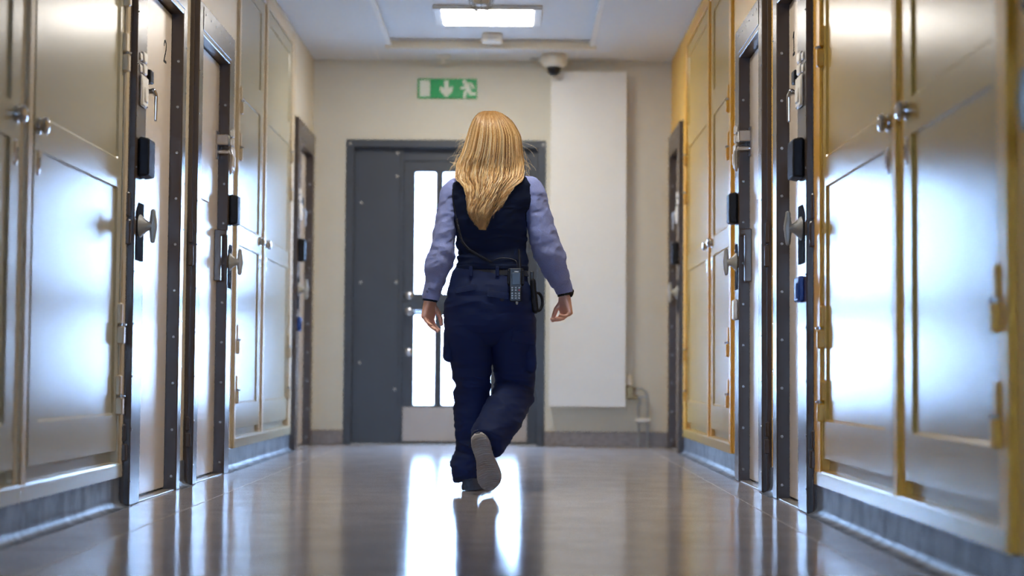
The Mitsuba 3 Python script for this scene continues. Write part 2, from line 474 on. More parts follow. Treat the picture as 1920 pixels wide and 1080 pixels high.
    put('lever', cat([rod((L, c, 1.615), (L + 0.066, c, 1.615), 0.011), to_tm(hull_spheres([(L + 0.066, c, 1.618, 0.012), (L + 0.076, c + 0.01 * s, 1.60, 0.008)], 2)),
                      to_tm(hull_spheres([(L + 0.076, c + 0.01 * s, 1.60, 0.008), (L + 0.074, c + 0.015 * s, 1.505, 0.006)], 2))]), 'm_chrome', 40)
    labels[k('lever')] = {'label': 'small chrome lever hanging down'}
    h0, h1 = (a1 + 0.10, a2 - 0.28) if lock == 'far' else (a2 - 0.42, a2 - 0.14)
    if lock == 'far':
        hatch = cat([bx(L - 0.002, L + 0.006, h0, h1, 1.335, 1.86, 0.003)])
        put('hatch', hatch, 'm_cell_leaf', 30)
        hk = cat([bx(L, L + 0.014, h0 - 0.02, h0 + 0.004, z, z + 0.1, 0.004) for z in (1.40, 1.70)] + [rod((L + 0.012, h0 - 0.004, 1.42), (L + 0.012, h0 - 0.004, 1.8), 0.004)])
        ent(k('hatch') + '__hinge', on_wall(side, hk), 'm_cell_leaf', 40)
        ent(k('hatch') + '__keyhole', on_wall(side, axis_to(lathe([(0, 0), (0.012, 0), (0.012, 0.004), (0, 0.004)], 16), (L, h0 - 0.008, 1.80), [1, 0, 0])), 'm_black', 40)
        put('pull_bar', cat([bx(L, L + 0.034, a2 - 0.085, a2 - 0.055, 0.965, 1.222, 0.004), bx(L + 0.02, L + 0.062, a2 - 0.085, a2 - 0.06, 1.19, 1.222, 0.006)]), 'm_dark_steel', 30)
        labels[k('pull_bar')] = {'label': 'upright steel bar with a hooked top'}
    else:
        put('keyhole_plate', bx(L, L + 0.005, a1 + 0.1, a1 + 0.125, 1.76, 1.81, 0.002), 'm_cell_leaf', 30)
    if digit:
        d = meshkit.text_mesh(digit, 0.098, 0.0012)
        d.vertices *= [0.85 if digit == '2' else 0.8, 1, 1]
        wd = np.ptp(d.vertices[:, 0])
        d.vertices -= [d.vertices[:, 0].min() + wd / 2, 0, 0]
        v = d.vertices.copy()
        ac = a2 - 0.14 if digit == '2' else a2 - 0.13
        # reads left to right for someone facing the wall
        d.vertices = np.stack([v[:, 2] + L, ac + v[:, 0] * (1 if side == 'left' else -1), v[:, 1] + 1.827], 1)
        d.fix_normals()
        put('number', d, 'm_black', False)
        labels[k('number')] = {'label': f'black numeral {digit}'}


DOOR_SAY = {
    'door_1': 'cell door numbered 2 on the left, with its lock at its near side',
    'door_2': 'cell door with a hatch on the left, just past the door numbered 2',
    'door_3': 'cell door at the far end of the left wall beside the end wall',
    'door_4': 'cell door numbered 1 on the right, with a blue box under its handle',
    'door_5': 'cell door with a hatch on the right, with a white box under its handle',
    'door_6': 'cell door at the far end of the right wall beside the radiator',
    'door_7': 'cell door cut off by the right edge of the picture',
}
for key, side, ys, lock, ordinal in DOORS:
    cell_door(key, side, ys, lock, {'door_1': '2', 'door_4': '1'}.get(key), ordinal)
    tag(key, 'dark-framed beige ' + DOOR_SAY[key], 'door', kind='structure')


# ------------------------------------------------------------------ service cupboards
def pressed_leaf(a0, a1, z0, z1, panels, s0, s1, n1=0.006, depth=0.008, bevel=0.010, thick=0.03):
    """A sheet-metal door leaf with panels pressed inward: panels are (z from, z to); stiles s0, s1 wide."""
    a = [a0, a0 + s0, a0 + s0 + bevel, a1 - s1 - bevel, a1 - s1, a1]
    z = [z0]
    for p, q in panels:
        z += [p, p + bevel, q - 0.0025, q]
    z.append(z1)
    low = set()
    for i in range(len(panels)):
        low |= {2 + 4 * i, 3 + 4 * i}
    h = np.array([[n1 - (depth if (i in (2, 3) and j in low) else 0.0) for j in range(len(z))] for i in range(6)])
    v, f = [], []
    nz = len(z)
    for i in range(6):
        for j in range(nz):
            v.append((h[i, j], a[i], z[j]))
    for i in range(5):
        for j in range(nz - 1):
            p, q, r, s = i * nz + j, (i + 1) * nz + j, (i + 1) * nz + j + 1, i * nz + j + 1
            f += [[p, q, r], [p, r, s]]
    front = trimesh.Trimesh(v, f, process=False)
    c = 0.003
    rim = cat([bx(n1 - thick, n1 - 0.0115, a0, a1, z0, z1), bx(n1 - 0.013, n1 - 0.0002, a0, a0 + 0.01, z0, z1, 0.002), bx(n1 - 0.013, n1 - 0.0002, a1 - 0.01, a1, z0, z1, 0.002),
               bx(n1 - 0.013, n1 - 0.0002, a0, a1, z0, z0 + 0.01, 0.002), bx(n1 - 0.013, n1 - 0.0002, a0, a1, z1 - 0.01, z1, 0.002)])
    return cat([front, rim])


def cupboard(key, side, a0, l0, l1, a1):
    leaf_m, post_m = ('m_beige_leaf', 'm_beige_post') if side == 'left' else ('m_yellow_leaf', 'm_yellow_post')
    zb = 0.112
    def bead(p, q, z0=0.17, z1=CUP_TOP):
        return to_tm(m3.Manifold.hull_points(np.array([(0.016, a, z) for a in (p + 0.006, q - 0.006) for z in (z0, z1)] + [(0.010, a, z) for a in (p, q) for z in (z0, z1)] + [(-0.05, a, z) for a in (p, q) for z in (z0, z1)])))
    mc = (l0[1] + l1[0]) / 2
    ent(key + '__frame', on_wall(side, cat([bead(a0, l0[0] - 0.008, zb), bead(l1[1] + 0.008, a1, zb), bead(mc - 0.03, mc + 0.03, zb),
        bx(-0.06, 0.004, l0[1] + 0.008, l1[0] - 0.008, zb, CUP_TOP, 0.003),
        bx(-0.06, 0.012, a0 + 0.01, a1 - 0.01, CUP_TOP - 0.075, CUP_TOP, 0.004), bx(-0.06, -0.03, a0, a1, zb, CUP_TOP)])), post_m, 30)
    sill = Polygon([(-0.06, zb), (0.018, zb), (0.018, 0.158), (0.012, 0.166), (-0.016, 0.17), (-0.018, 0.206), (-0.06, 0.206)])
    sm = extrude(sill, a1 - a0 - 0.06)
    v = sm.vertices.copy()
    sm.vertices = np.stack([v[:, 0], v[:, 2] + a0 + 0.03, v[:, 1]], 1)
    sm.fix_normals()
    ent(key + '__sill', on_wall(side, sm), leaf_m, False)
    for i, (p, q) in enumerate((l0, l1)):
        d = key + '__door' + ('' if i == 0 else '_001')
        panels = [(0.345, 1.195), (1.30, 2.0), (2.14, 2.60)]
        ent(d, on_wall(side, pressed_leaf(p, q, 0.212, CUP_TOP - 0.085, panels, 0.10 if i else 0.055, 0.055 if i else 0.10)), leaf_m, False)
        inner = p + 0.045 if i else q - 0.045                 # the knob's edge
        outer = q + 0.002 if i else p - 0.002                 # the hinged edge
        knob = axis_to(lathe([(0, 0), (0.027, 0), (0.0275, 0.004), (0.019, 0.008), (0.019, 0.012), (0.026, 0.016), (0.028, 0.022), (0.024, 0.029), (0.013, 0.033), (0, 0.034)], 28), (0.005, inner, 1.27), [1, 0, 0])
        ent(d + '__knob', on_wall(side, knob), 'm_chrome', 40)
        plate = to_tm(hull_spheres([(0.006, inner, 1.128, 0.014), (0.006, inner, 1.182, 0.014)], 2))
        plate.vertices = np.where(np.arange(3) == 0, (plate.vertices - 0.006) * [0.35, 1, 1] + 0.006, plate.vertices)
        hole = cat([axis_to(lathe([(0, 0), (0.005, 0), (0.005, 0.002), (0, 0.002)], 12), (0.0105, inner, 1.165), [1, 0, 0]), bx(0.01, 0.0125, inner - 0.002, inner + 0.002, 1.135, 1.163)])
        ent(d + '__keyhole_plate', on_wall(side, plate), 'm_chrome', 40)
        ent(d + '__keyhole', on_wall(side, hole), 'm_gap', False)
        for j, (z0, z1) in enumerate(((0.345, 0.495), (0.61, 0.765), (1.64, 1.79), (1.89, 2.04))):
            zm = z0 + 0.46 * (z1 - z0)
            lo = outer - 0.004
            hk = cat([bx(0.0, 0.030, lo - 0.014, lo + 0.018, z0, zm - 0.003, 0.005), bx(0.0, 0.022, lo - 0.018, lo + 0.022, zm + 0.004, z1, 0.005)])
            nm = d + '__hinge' + ('' if j == 0 else f'_{j:03d}')
            ent(nm, on_wall(side, hk), post_m, 30)
            ent(d + '__hinge_pin' + ('' if j == 0 else f'_{j:03d}'), on_wall(side, cat([rod((0.02, lo + 0.002, zm - 0.01), (0.02, lo + 0.002, zm + 0.008), 0.0085), rod((0.02, lo, zm + 0.002), (0.036, lo, zm + 0.002), 0.0035)])), 'm_steel', 40)


CUP_SAY = {'cupboard': 'beige double-door service cupboard nearest the viewer on the left wall', 'cupboard_001': 'beige double-door service cupboard far along the left wall, past two cell doors',
           'cupboard_002': 'mustard yellow double-door service cupboard nearest the viewer on the right wall', 'cupboard_003': 'mustard yellow double-door service cupboard far along the right wall, past two cell doors'}
for args in CUPBOARDS:
    cupboard(*args)
    tag(args[0], CUP_SAY[args[0]], 'cupboard', 'service cupboards along the corridor')


# ------------------------------------------------------------------ exit door in the end wall
def rrect(x0, x1, z0, z1, r=0.012):
    return sbox(x0 + r, z0 + r, x1 - r, z1 - r).buffer(r, 4)


def upright(poly, y0, y1):
    """An outline in x, z, given thickness from y0 to y1."""
    m = extrude(poly, abs(y1 - y0))
    v = m.vertices.copy()
    m.vertices = np.stack([v[:, 0], v[:, 2] + min(y0, y1), v[:, 1]], 1)
    m.fix_normals()
    return m


yf, yl = YE - 0.012, YE + 0.075
ent('door_8__frame', cat([bx(EX0, EX0 + 0.058, yf, YE + 0.2, 0, EZ, 0.004), bx(EX1 - 0.058, EX1, yf, YE + 0.2, 0, EZ, 0.004), bx(EX0, EX1, yf, YE + 0.2, EZ - 0.056, EZ, 0.004),
                          bx(-0.862, -0.836, yl - 0.035, yl + 0.06, 0, EZ - 0.05, 0.003), bx(-0.84, 0.09, yl - 0.01, yl + 0.06, 2.075, EZ - 0.05, 0.003),
                          bx(-0.87, -0.80, yl + 0.047, yl + 0.075, 0, 2.12), bx(0.05, 0.12, yl + 0.047, yl + 0.075, 0, 2.12), bx(-0.86, 0.11, yl + 0.047, yl + 0.075, 2.04, 2.12), bx(-0.86, 0.11, yl + 0.047, yl + 0.075, -0.02, 0.04)]), 'm_end_door', 30)
ent('door_8__side_panel', cat([bx(EX0 + 0.055, -0.858, yl - 0.025, yl + 0.05, 0, EZ - 0.052, 0.004)]), 'm_end_door', 30)
ent('door_8__side_panel_001', cat([bx(0.086, EX1 - 0.055, yl - 0.02, yl + 0.05, 0, EZ - 0.052, 0.004)]), 'm_end_door', 30)
for i, (x, z) in enumerate(((-0.884, 1.959), (-1.146, 1.762), (-1.143, 1.179), (-0.883, 1.181), (-1.143, 0.592), (-0.886, 0.401), (-0.884, 2.13), (-1.226, 2.19), (0.185, 2.19))):
    y = yf if z > 2.15 else yl - 0.025
    ent('door_8__screw' + ('' if i == 0 else f'_{i:03d}'), axis_to(lathe([(0, 0), (0.011, 0), (0.011, 0.002), (0.007, 0.004), (0, 0.005)], 14), (x, y, z), [0, -1, 0]), 'm_brushed', 40)
LX0, LX1 = -0.834, 0.084
leaf = sbox(LX0, 0.012, LX1, 2.072)
cols = [(-0.752, -0.600), (-0.548, -0.396), (-0.345, -0.193), (-0.142, 0.010)]
rows = [(0.287, 0.944), (1.10, 1.996)]
for c in cols:
    for r in rows:
        leaf = leaf.difference(rrect(*c, *r))
ent('door_8__leaf', upright(leaf, yl, yl + 0.045), 'm_end_door', False)
i = 0
for c in cols:
    for r in rows:
        q = [(c[0] - 0.006, yl + 0.022, r[0] - 0.006), (c[1] + 0.006, yl + 0.022, r[0] - 0.006), (c[1] + 0.006, yl + 0.022, r[1] + 0.006), (c[0] - 0.006, yl + 0.022, r[1] + 0.006)]
        ent('door_8__leaf__pane' + ('' if i == 0 else f'_{i:03d}'), trimesh.Trimesh(q, [[0, 1, 2], [0, 2, 3]], process=False), 'm_pane', False)
        i += 1
labels['door_8__leaf__pane'] = {'label': 'clear glass pane with bright daylight behind'}
ent('door_8__kick_plate', bx(LX0 + 0.004, LX1 - 0.004, yl - 0.005, yl + 0.002, 0.024, 0.272, 0.0015), 'm_kick', 30)
labels['door_8__kick_plate'] = {'label': 'pale metal kick plate'}
ent('door_8__gap', bx(LX0, LX1, yl + 0.005, yl + 0.04, 0.0, 0.014), 'm_gap', False)
rose = lathe([(0, 0), (0.03, 0), (0.03, 0.006), (0.024, 0.012), (0.013, 0.016), (0.012, 0.028), (0, 0.03)], 24)
for i, z in enumerate((1.087, 0.97, 0.672)):
    ent('door_8__lock_rose' + ('' if i == 0 else f'_{i:03d}'), axis_to(rose, (-0.79, yl, z), [0, -1, 0]), 'm_chrome', 40)
ent('door_8__lever', cat([rod((-0.79, yl, 0.97), (-0.79, yl - 0.06, 0.97), 0.011), to_tm(hull_spheres([(-0.79, yl - 0.06, 0.97, 0.011), (-0.665, yl - 0.058, 0.968, 0.009)], 2))]), 'm_chrome', 40)
ent('door_8__threshold', bx(EX0 + 0.05, EX1 - 0.05, YE - 0.01, YE + 0.25, -0.02, 0.008, 0.003), 'm_brushed', 30)
tag('door_8', 'dark grey exit door with tall glass panes closing the corridor', 'door', kind='structure')

# ------------------------------------------------------------------ things on the end wall
SX0, SX1, SZ0, SZ1 = -0.735, -0.304, 2.527, 2.671
ys = YE - 0.018
ent('exit_sign__plate', cat([bx(SX0, SX1, ys, YE, SZ0, SZ1, 0.003)]), 'm_sign_green', 30)
sw, sh = SX1 - SX0, SZ1 - SZ0
sx = lambda u: SX0 + (u - 205) / (1695 - 205) * sw           # read off an enlarged view of the sign
sz = lambda v: SZ1 - (v - 245) / (740 - 245) * sh
ent('exit_sign__door_symbol', upright(sbox(sx(248), sz(700), sx(512), sz(282)), ys - 0.0015, ys + 0.001), 'm_sign_white', False)
arrow = Polygon([(sx(u), sz(v)) for u, v in ((870, 290), (985, 290), (985, 490), (1090, 425), (1082, 565), (925, 725), (768, 565), (768, 430), (870, 492))])
ent('exit_sign__arrow', upright(arrow, ys - 0.0015, ys + 0.001), 'm_sign_white', False)
def limb(pts, w):
    return LineString([(sx(u), sz(v)) for u, v in pts]).buffer(w / 2 * sw / 1490, 4)
man = unary_union([Point(sx(1382), sz(322)).buffer(52 * sw / 1490), limb([(1420, 390), (1500, 520)], 105), limb([(1420, 370), (1550, 370), (1610, 470)], 55), limb([(1400, 390), (1400, 480), (1300, 480)], 58),
                   limb([(1490, 530), (1400, 590), (1395, 715)], 72), limb([(1510, 520), (1530, 625), (1640, 625)], 72)])
ent('exit_sign__running_figure', upright(man, ys - 0.0015, ys + 0.001), 'm_sign_white', False)
tag('exit_sign', 'green emergency exit sign with a down arrow and running figure above the door', 'sign')

RX0, RX1, RZ0, RZ1 = 0.236, 0.787, 0.285, 2.715
ent('radiator__front_panel', bx(RX0, RX1, YE - 0.115, YE - 0.10, RZ0, RZ1, 0.003), 'm_radiator', 30)
ent('radiator__core', cat([bx(RX0 + 0.012, RX1 - 0.012, YE - 0.1, YE - 0.03, RZ0 + 0.02, RZ1 - 0.012, 0.004)] + [bx(RX0 + 0.1, RX0 + 0.14, YE - 0.04, YE - 0.002, z, z + 0.06) for z in (0.5, 2.4)] + [bx(RX1 - 0.14, RX1 - 0.10, YE - 0.04, YE - 0.002, z, z + 0.06) for z in (0.5, 2.4)]), 'm_radiator', 30)
tag('radiator', 'tall white flat panel radiator on the wall right of the exit door', 'radiator')
py_ = YE - 0.06
v0 = 0.80
ent('radiator_valve__body', cat([bx(RX1 - 0.01, 0.875, py_ - 0.02, py_ + 0.02, 0.345, 0.372, 0.006), bx(RX1 - 0.01, 0.86, py_ - 0.022, py_ + 0.022, 0.405, 0.43, 0.006), bx(0.792, 0.842, py_ - 0.02, py_ + 0.02, 0.35, 0.44, 0.006)]), 'm_brass', 30)
ent('radiator_valve__head', axis_to(lathe([(0, 0), (0.016, 0), (0.024, 0.008), (0.024, 0.05), (0.02, 0.062), (0.012, 0.066), (0.009, 0.09), (0, 0.09)], 20), (0.815, py_, 0.438), [0, 0, 1]), 'm_white_plastic', 40)
tag('radiator_valve', 'small white-headed radiator valve at the lower right of the tall radiator', 'valve')
ent('heating_pipe__riser', tube(smooth_path([(0.85, py_, 0.418), (0.90, py_, 0.418), (0.935, py_, 0.395), (0.949, py_, 0.35), (0.949, py_, 0.2), (0.949, py_, 0.0)], 40), 0.0085, 12), 'm_pipe', True)
ent('heating_pipe__riser_001', tube(smooth_path([(0.86, py_, 0.36), (0.885, py_, 0.355), (0.896, py_, 0.33), (0.88, py_, 0.28), (0.884, py_, 0.22), (0.884, py_, 0.0)], 40), 0.0085, 12), 'm_pipe', True)
ent('heating_pipe__clip', bx(0.866, 0.968, py_ - 0.02, YE, 0.178, 0.205, 0.006), 'm_white_plastic', 40)
ent('heating_pipe__link', tube(smooth_path([(0.86, py_, 0.36), (0.93, py_, 0.36), (0.949, py_, 0.345)], 12), 0.0075, 10), 'm_pipe', True)
tag('heating_pipe', 'pair of thin grey heating pipes rising from the floor to the radiator valve', 'pipe')

# ------------------------------------------------------------------ things on the ceiling
ZR = H + 0.045
for i, yc in enumerate((10.98, 6.85)):
    key = 'ceiling_light' + ('' if i == 0 else f'_{i:03d}')
    x0, x1, hy = -0.55, 0.148, 0.245
    plate = to_man(bx(x0, x1, yc - hy, yc + hy, ZR - 0.028, ZR, 0.004)) - to_man(bx(x0 + 0.055, x1 - 0.055, yc - hy + 0.018, yc + hy - 0.018, ZR - 0.1, ZR - 0.012))
    ent(key + '__housing', to_tm(plate), 'm_white_paint', 30)
    dm = bx(x0 + 0.057, x1 - 0.057, yc - hy + 0.02, yc + hy - 0.02, ZR - 0.034, ZR - 0.014, 0.003)
    scene[key + '__diffuser'] = mikit.ply(dm, 'm_white_plastic', smooth=False, emitter={'type': 'area', 'radiance': {'type': 'rgb', 'value': [LAMP * c for c in LAMP_TINT]}})
    tag(key, ['glowing flat ceiling light over the exit end of the corridor', 'flat ceiling light above the walking person, out of frame', 'flat ceiling light above the near cupboards, out of frame', 'flat ceiling light above the viewer, out of frame'][i], 'ceiling light', 'ceiling lights along the corridor')

# caged detector
dx, dy = -0.235, 10.56
ent('caged_detector__sensor', axis_to(lathe([(0, 0), (0.05, 0), (0.05, 0.02), (0.035, 0.04), (0, 0.045)], 24), (dx, dy, ZR), [0, 0, -1]), 'm_white_plastic', 40)
wires = []
for q in np.arange(8) / 8 * 2 * np.pi:
    arc = [(dx + 0.078 * math.cos(t) * math.cos(q), dy + 0.078 * math.cos(t) * math.sin(q), ZR - 0.085 * math.sin(t)) for t in np.linspace(0, math.pi / 2, 8)]
    wires.append(tube(arc, 0.0036, 6))
for t in (0.05, 0.55, 1.05):
    ring = [(dx + 0.078 * math.cos(t) * math.cos(q), dy + 0.078 * math.cos(t) * math.sin(q), ZR - 0.085 * math.sin(t)) for q in np.arange(24) / 24 * 2 * np.pi]
    wires.append(tube(ring, 0.0036, 6, closed=True))
ent('caged_detector__cage', cat(wires), 'm_handle_grey', True)
tag('caged_detector', 'white smoke detector in a wire cage on the ceiling before the lit lamp', 'smoke detector')
ent('motion_sensor__body', to_tm(hull_spheres([(x, y, z, 0.008) for x in (-0.247, -0.122) for y in (11.62, 11.72) for z in (ZR - 0.05, ZR - 0.008)], 2)), 'm_white_plastic', 40)
ent('motion_sensor__lens', to_tm(hull_spheres([(x, 11.618, ZR - 0.045, 0.012) for x in (-0.21, -0.16)], 2)), 'm_white_paint', 40)
tag('motion_sensor', 'small white box sensor on the ceiling between the lamp and the end wall', 'sensor')
ent('sprinkler__cup', axis_to(lathe([(0, 0), (0.055, 0), (0.053, 0.012), (0.03, 0.02), (0.016, 0.022), (0.012, 0.05), (0.03, 0.054), (0, 0.056)], 22), (-0.545, 12.22, H), [0, 0, -1]), 'm_white_plastic', 40)
tag('sprinkler', 'small white sprinkler head on the ceiling above the exit sign', 'sprinkler')
ent('cable_plug__cup', axis_to(lathe([(0, 0), (0.03, 0), (0.028, 0.012), (0, 0.016)], 18), (0.115, 12.3, H), [0, 0, -1]), 'm_handle_grey', 40)
tag('cable_plug', 'tiny grey round cap on the ceiling left of the dome camera', 'cap')
cxd, cyd = 0.254, 12.16
ent('security_camera__housing', axis_to(lathe([(0, 0), (0.088, 0), (0.094, 0.012), (0.094, 0.055), (0.088, 0.075), (0.06, 0.09), (0.052, 0.092), (0, 0.092)], 32), (cxd, cyd, H), [0, 0, -1]), 'm_white_plastic', 40)
ent('security_camera__dome', axis_to(lathe([(0, 0.085), (0.05, 0.085), (0.05, 0.1), (0.046, 0.122), (0.032, 0.142), (0.016, 0.15), (0, 0.152)], 28), (cxd, cyd, H), [0, 0, -1]), 'm_dome', True)
tag('security_camera', 'white dome security camera with a black eye above the radiator', 'camera')

# ------------------------------------------------------------------ the walking person
PY, PS = 7.45, 429.5                                          # where she walks; sketch units per metre


def S(u, v, d=0.0):
    """From the figure's sketch units (u across, v downward, d metres further along the corridor) to the world."""
    k = (1 + d / PY) / PS
    return np.array([(u - 968 - (706 - v) * 0.0075) * k, PY + d, 0.5 + (706 - v) * k])


def loft(secs, nu=56, step=0.008, power=2.0, round_ends=False):
    """A limb or garment through sections (centre, half width, half depth); widths lie across the view, depths square to width and path."""
    c = np.array([s[0] for s in secs], float)
    a = np.array([s[1] for s in secs], float)
    b = np.array([s[2] for s in secs], float)
    s = np.r_[0, np.cumsum(np.linalg.norm(np.diff(c, axis=0), axis=1))]
    n = max(4, int(s[-1] / step))
    q = np.linspace(0, s[-1], n)
    c, a, b = (PchipInterpolator(s, k)(q) for k in (c, a, b))
    t = np.gradient(c, axis=0)
    t /= np.linalg.norm(t, axis=1, keepdims=True)
    e1 = np.cross(t, [0, 1, 0])
    e1 /= np.linalg.norm(e1, axis=1, keepdims=True)
    e2 = np.cross(t, e1)
    ang = np.arange(nu) / nu * 2 * np.pi
    ca, sa = np.cos(ang), np.sin(ang)
    ca, sa = np.sign(ca) * np.abs(ca) ** (2 / power), np.sign(sa) * np.abs(sa) ** (2 / power)
    v = (c[:, None] + a[:, None, None] * ca[None, :, None] * e1[:, None] + b[:, None, None] * sa[None, :, None] * e2[:, None]).reshape(-1, 3)
    ii, jj = np.meshgrid(np.arange(n - 1), np.arange(nu), indexing='ij')
    p, q2, r, w = ii * nu + jj, ii * nu + (jj + 1) % nu, (ii + 1) * nu + (jj + 1) % nu, (ii + 1) * nu + jj
    f = np.vstack([np.stack([p, q2, r], -1).reshape(-1, 3), np.stack([p, r, w], -1).reshape(-1, 3)])
    v = np.vstack([v, c[0], c[-1]])
    j = np.arange(nu)
    f = np.vstack([f, np.stack([0 * j + len(v) - 2, (j + 1) % nu, j], 1), np.stack([0 * j + len(v) - 1, (n - 1) * nu + j, (n - 1) * nu + (j + 1) % nu], 1)])
    m = trimesh.Trimesh(v, f, process=False)
    if m.volume < 0:
        m.invert()
    return m


def sec(u, v, a, b, d=0.0):
    return (S(u, v, d), a / PS, b)


def crease(m, amp, freq, weight=None, seed=0):
    """Cloth folds: ridged noise along the normals."""
    v = np.asarray(m.vertices)
    n = np.asarray(m.vertex_normals)
    q = v * freq
    r = meshkit.fbm(q, 3, seed)
    ridge = 1 - 2 * np.minimum(1, np.abs(r - 0.5) * 4.5) ** 0.8
    k = amp if weight is None else amp * weight(v)
    m.vertices = v + n * (np.clip(ridge, -1, 1) * k)[:, None] if np.isscalar(k) else v + n * (np.clip(ridge, -1, 1) * k)[:, None]
    return m


# --- body: one continuous figure under the clothes
J = dict(head=S(925, 256), neck=S(922, 318), chest=S(921, 385), waist=S(922, 480), pelvis=S(920, 545),
         ls=S(856, 356), le=S(829, 478, -0.03), lw=S(806, 556, -0.03), rs=S(991, 353), re=S(1024, 468, 0.01), rw=S(1058, 547, 0.05),
         lh=S(888, 565, 0.0), lk=S(884, 722, 0.05), la=S(880, 888, 0.06), rh=S(952, 565, 0.0), rk=S(965, 728, 0.07), ra=S(914, 812, -0.200))


def bone(p, q, r0, r1, n=2):
    return hull_spheres([(*p, r0), (*q, r1)], n)


def head_piece():
    c = J['head']
    X, Yv, Z = np.array([1, 0, 0]), np.array([0, 1.0, 0]), np.array([0, 0, 1.0])
    turn = math.radians(-14)                                   # looks slightly to the right
    F = np.array([-math.sin(turn) * 1, math.cos(turn), 0])
    R = np.array([math.cos(turn), math.sin(turn), 0])
    at = lambda r, f, z: c + R * r + F * f + Z * z
    parts = [hull_spheres([(*at(0, -0.02, 0.025), 0.078), (*at(0, 0.03, 0.02), 0.072), (*at(0, 0.055, -0.045), 0.045), (*at(0, 0.07, -0.085), 0.022)], 3),
             bone(at(0, 0.088, 0.0), at(0, 0.112, -0.033), 0.008, 0.011), bone(at(-0.013, 0.098, -0.038), at(0.013, 0.098, -0.038), 0.008, 0.008),
             bone(at(-0.035, 0.085, 0.018), at(0.035, 0.085, 0.018), 0.009, 0.009)]
    for s in (-1, 1):
        parts.append(hull_spheres([(*at(0.076 * s, 0.0, 0.015), 0.012), (*at(0.080 * s, -0.004, -0.012), 0.009), (*at(0.072 * s, 0.006, -0.02), 0.01)], 2))
    extra = {'eye': [(at(0.031 * s, 0.088, 0.002), 0.0125) for s in (-1, 1)], 'lips': (at(-0.02, 0.093, -0.062), at(0.02, 0.093, -0.062), at(0, 0.099, -0.062))}
    return parts, extra


def hand(w, palm_dir, out, across, thumb_dir, curl, size=1.0):
    """A relaxed hand: w wrist, palm_dir towards the knuckles, across from little finger to index, out the back of the hand."""
    w, d, a, o = (np.asarray(k, float) for k in (w, palm_dir, across, out))
    d /= np.linalg.norm(d)
    a = a - d * (a @ d)
    a /= np.linalg.norm(a)
    o2 = np.cross(a, d)
    o = o2 if o2 @ o > 0 else -o2
    L = 0.082 * size
    kn = [w + d * (L * s) + a * x for s, x in ((0.90, -0.031), (0.98, -0.011), (1.0, 0.010), (0.96, 0.031))]
    pieces = [hull_spheres([(*w, 0.0215), (*(w + a * 0.012), 0.020), (*(w - a * 0.012), 0.020)] + [(*k, 0.0115) for k in kn] + [(*(w + d * 0.035 + a * 0.026 - o * 0.006), 0.016)], 2)]
    for k, ln, r, extra in zip(kn, (0.056, 0.068, 0.073, 0.066), (0.0078, 0.0087, 0.009, 0.0088), (0.12, 0.04, 0.0, -0.06)):
        p, ang = k, 0.25
        for frac, bend in ((0.45, curl[0] + extra), (0.30, curl[1]), (0.25, curl[2])):
            ang += bend
            q = p + (d * math.cos(ang) - o * math.sin(ang)) * ln * frac
            pieces.append(bone(p, q, r, r * 0.92, 2))
            p, r = q, r * 0.92
    t0 = w + d * 0.022 + a * 0.02 - o * 0.008
    td = np.asarray(thumb_dir, float)
    td /= np.linalg.norm(td)
    t1 = t0 + td * 0.034
    t2 = t1 + (td * 0.8 + d * 0.6) / np.linalg.norm(td * 0.8 + d * 0.6) * 0.03
    t3 = t2 + (td * 0.35 + d * 0.95 - o * 0.15) / np.linalg.norm(td * 0.35 + d * 0.95 - o * 0.15) * 0.024
    pieces += [bone(t0, t1, 0.014, 0.0105), bone(t1, t2, 0.0105, 0.0095), bone(t2, t3, 0.0095, 0.0078)]
    h = m3.Manifold.batch_boolean(pieces, m3.OpType.Add).refine_to_length(0.004)
    tm = to_tm(h)
    tm.merge_vertices()
    relax(tm, 8)
    return tm


hp, face = head_piece()
j = J
body = m3.Manifold.batch_boolean(hp + [
    bone(j['neck'] + [0, 0.005, -0.06], j['head'] + [0, 0.005, -0.05], 0.056, 0.05), bone(j['ls'] + [0.02, 0, 0], j['rs'] - [0.02, 0, 0], 0.05, 0.05), bone(j['neck'] + [0, 0, -0.05], j['chest'], 0.06, 0.085),
    hull_spheres([(*(j['chest'] - [0.05, 0, 0]), 0.08), (*(j['chest'] + [0.05, 0, 0]), 0.08), (*(j['waist'] - [0.045, 0, 0]), 0.07), (*(j['waist'] + [0.045, 0, 0]), 0.07)], 2),
    hull_spheres([(*(j['waist'] - [0.045, 0, 0]), 0.07), (*(j['waist'] + [0.045, 0, 0]), 0.07), (*(j['pelvis'] - [0.06, 0, 0]), 0.085), (*(j['pelvis'] + [0.06, 0, 0]), 0.085)], 2),
    bone(j['ls'], j['le'], 0.042, 0.033), bone(j['le'], j['lw'], 0.033, 0.024), bone(j['rs'], j['re'], 0.042, 0.033), bone(j['re'], j['rw'], 0.033, 0.024),
    bone(j['lh'], j['lk'], 0.075, 0.048), bone(j['lk'], j['la'], 0.046, 0.032), bone(j['rh'], j['rk'], 0.075, 0.048), bone(j['rk'], j['ra'], 0.046, 0.029)], m3.OpType.Add)
bt = to_tm(body.refine_to_length(0.014))
bt.merge_vertices()
relax(bt, 12)
lhand = hand(j['lw'] + [0, 0, -0.022], (-0.12, 0.06, -1), (-0.85, -0.5, 0), (0.55, 0.85, 0), (0.62, 0.25, -0.75), (0.35, 0.35, 0.2), 0.95)
rhand = hand(j['rw'] + [0.002, 0, -0.025], (0.12, 0.1, -1), (0.95, -0.3, 0), (-0.5, 0.85, 0), (-0.62, 0.1, -0.75), (0.75, 0.55, 0.3), 0.9)
figure = to_man(bt)
for h in (lhand, rhand):
    figure = figure + to_man(h)
ent('person__body', to_tm(figure), 'm_skin', True)
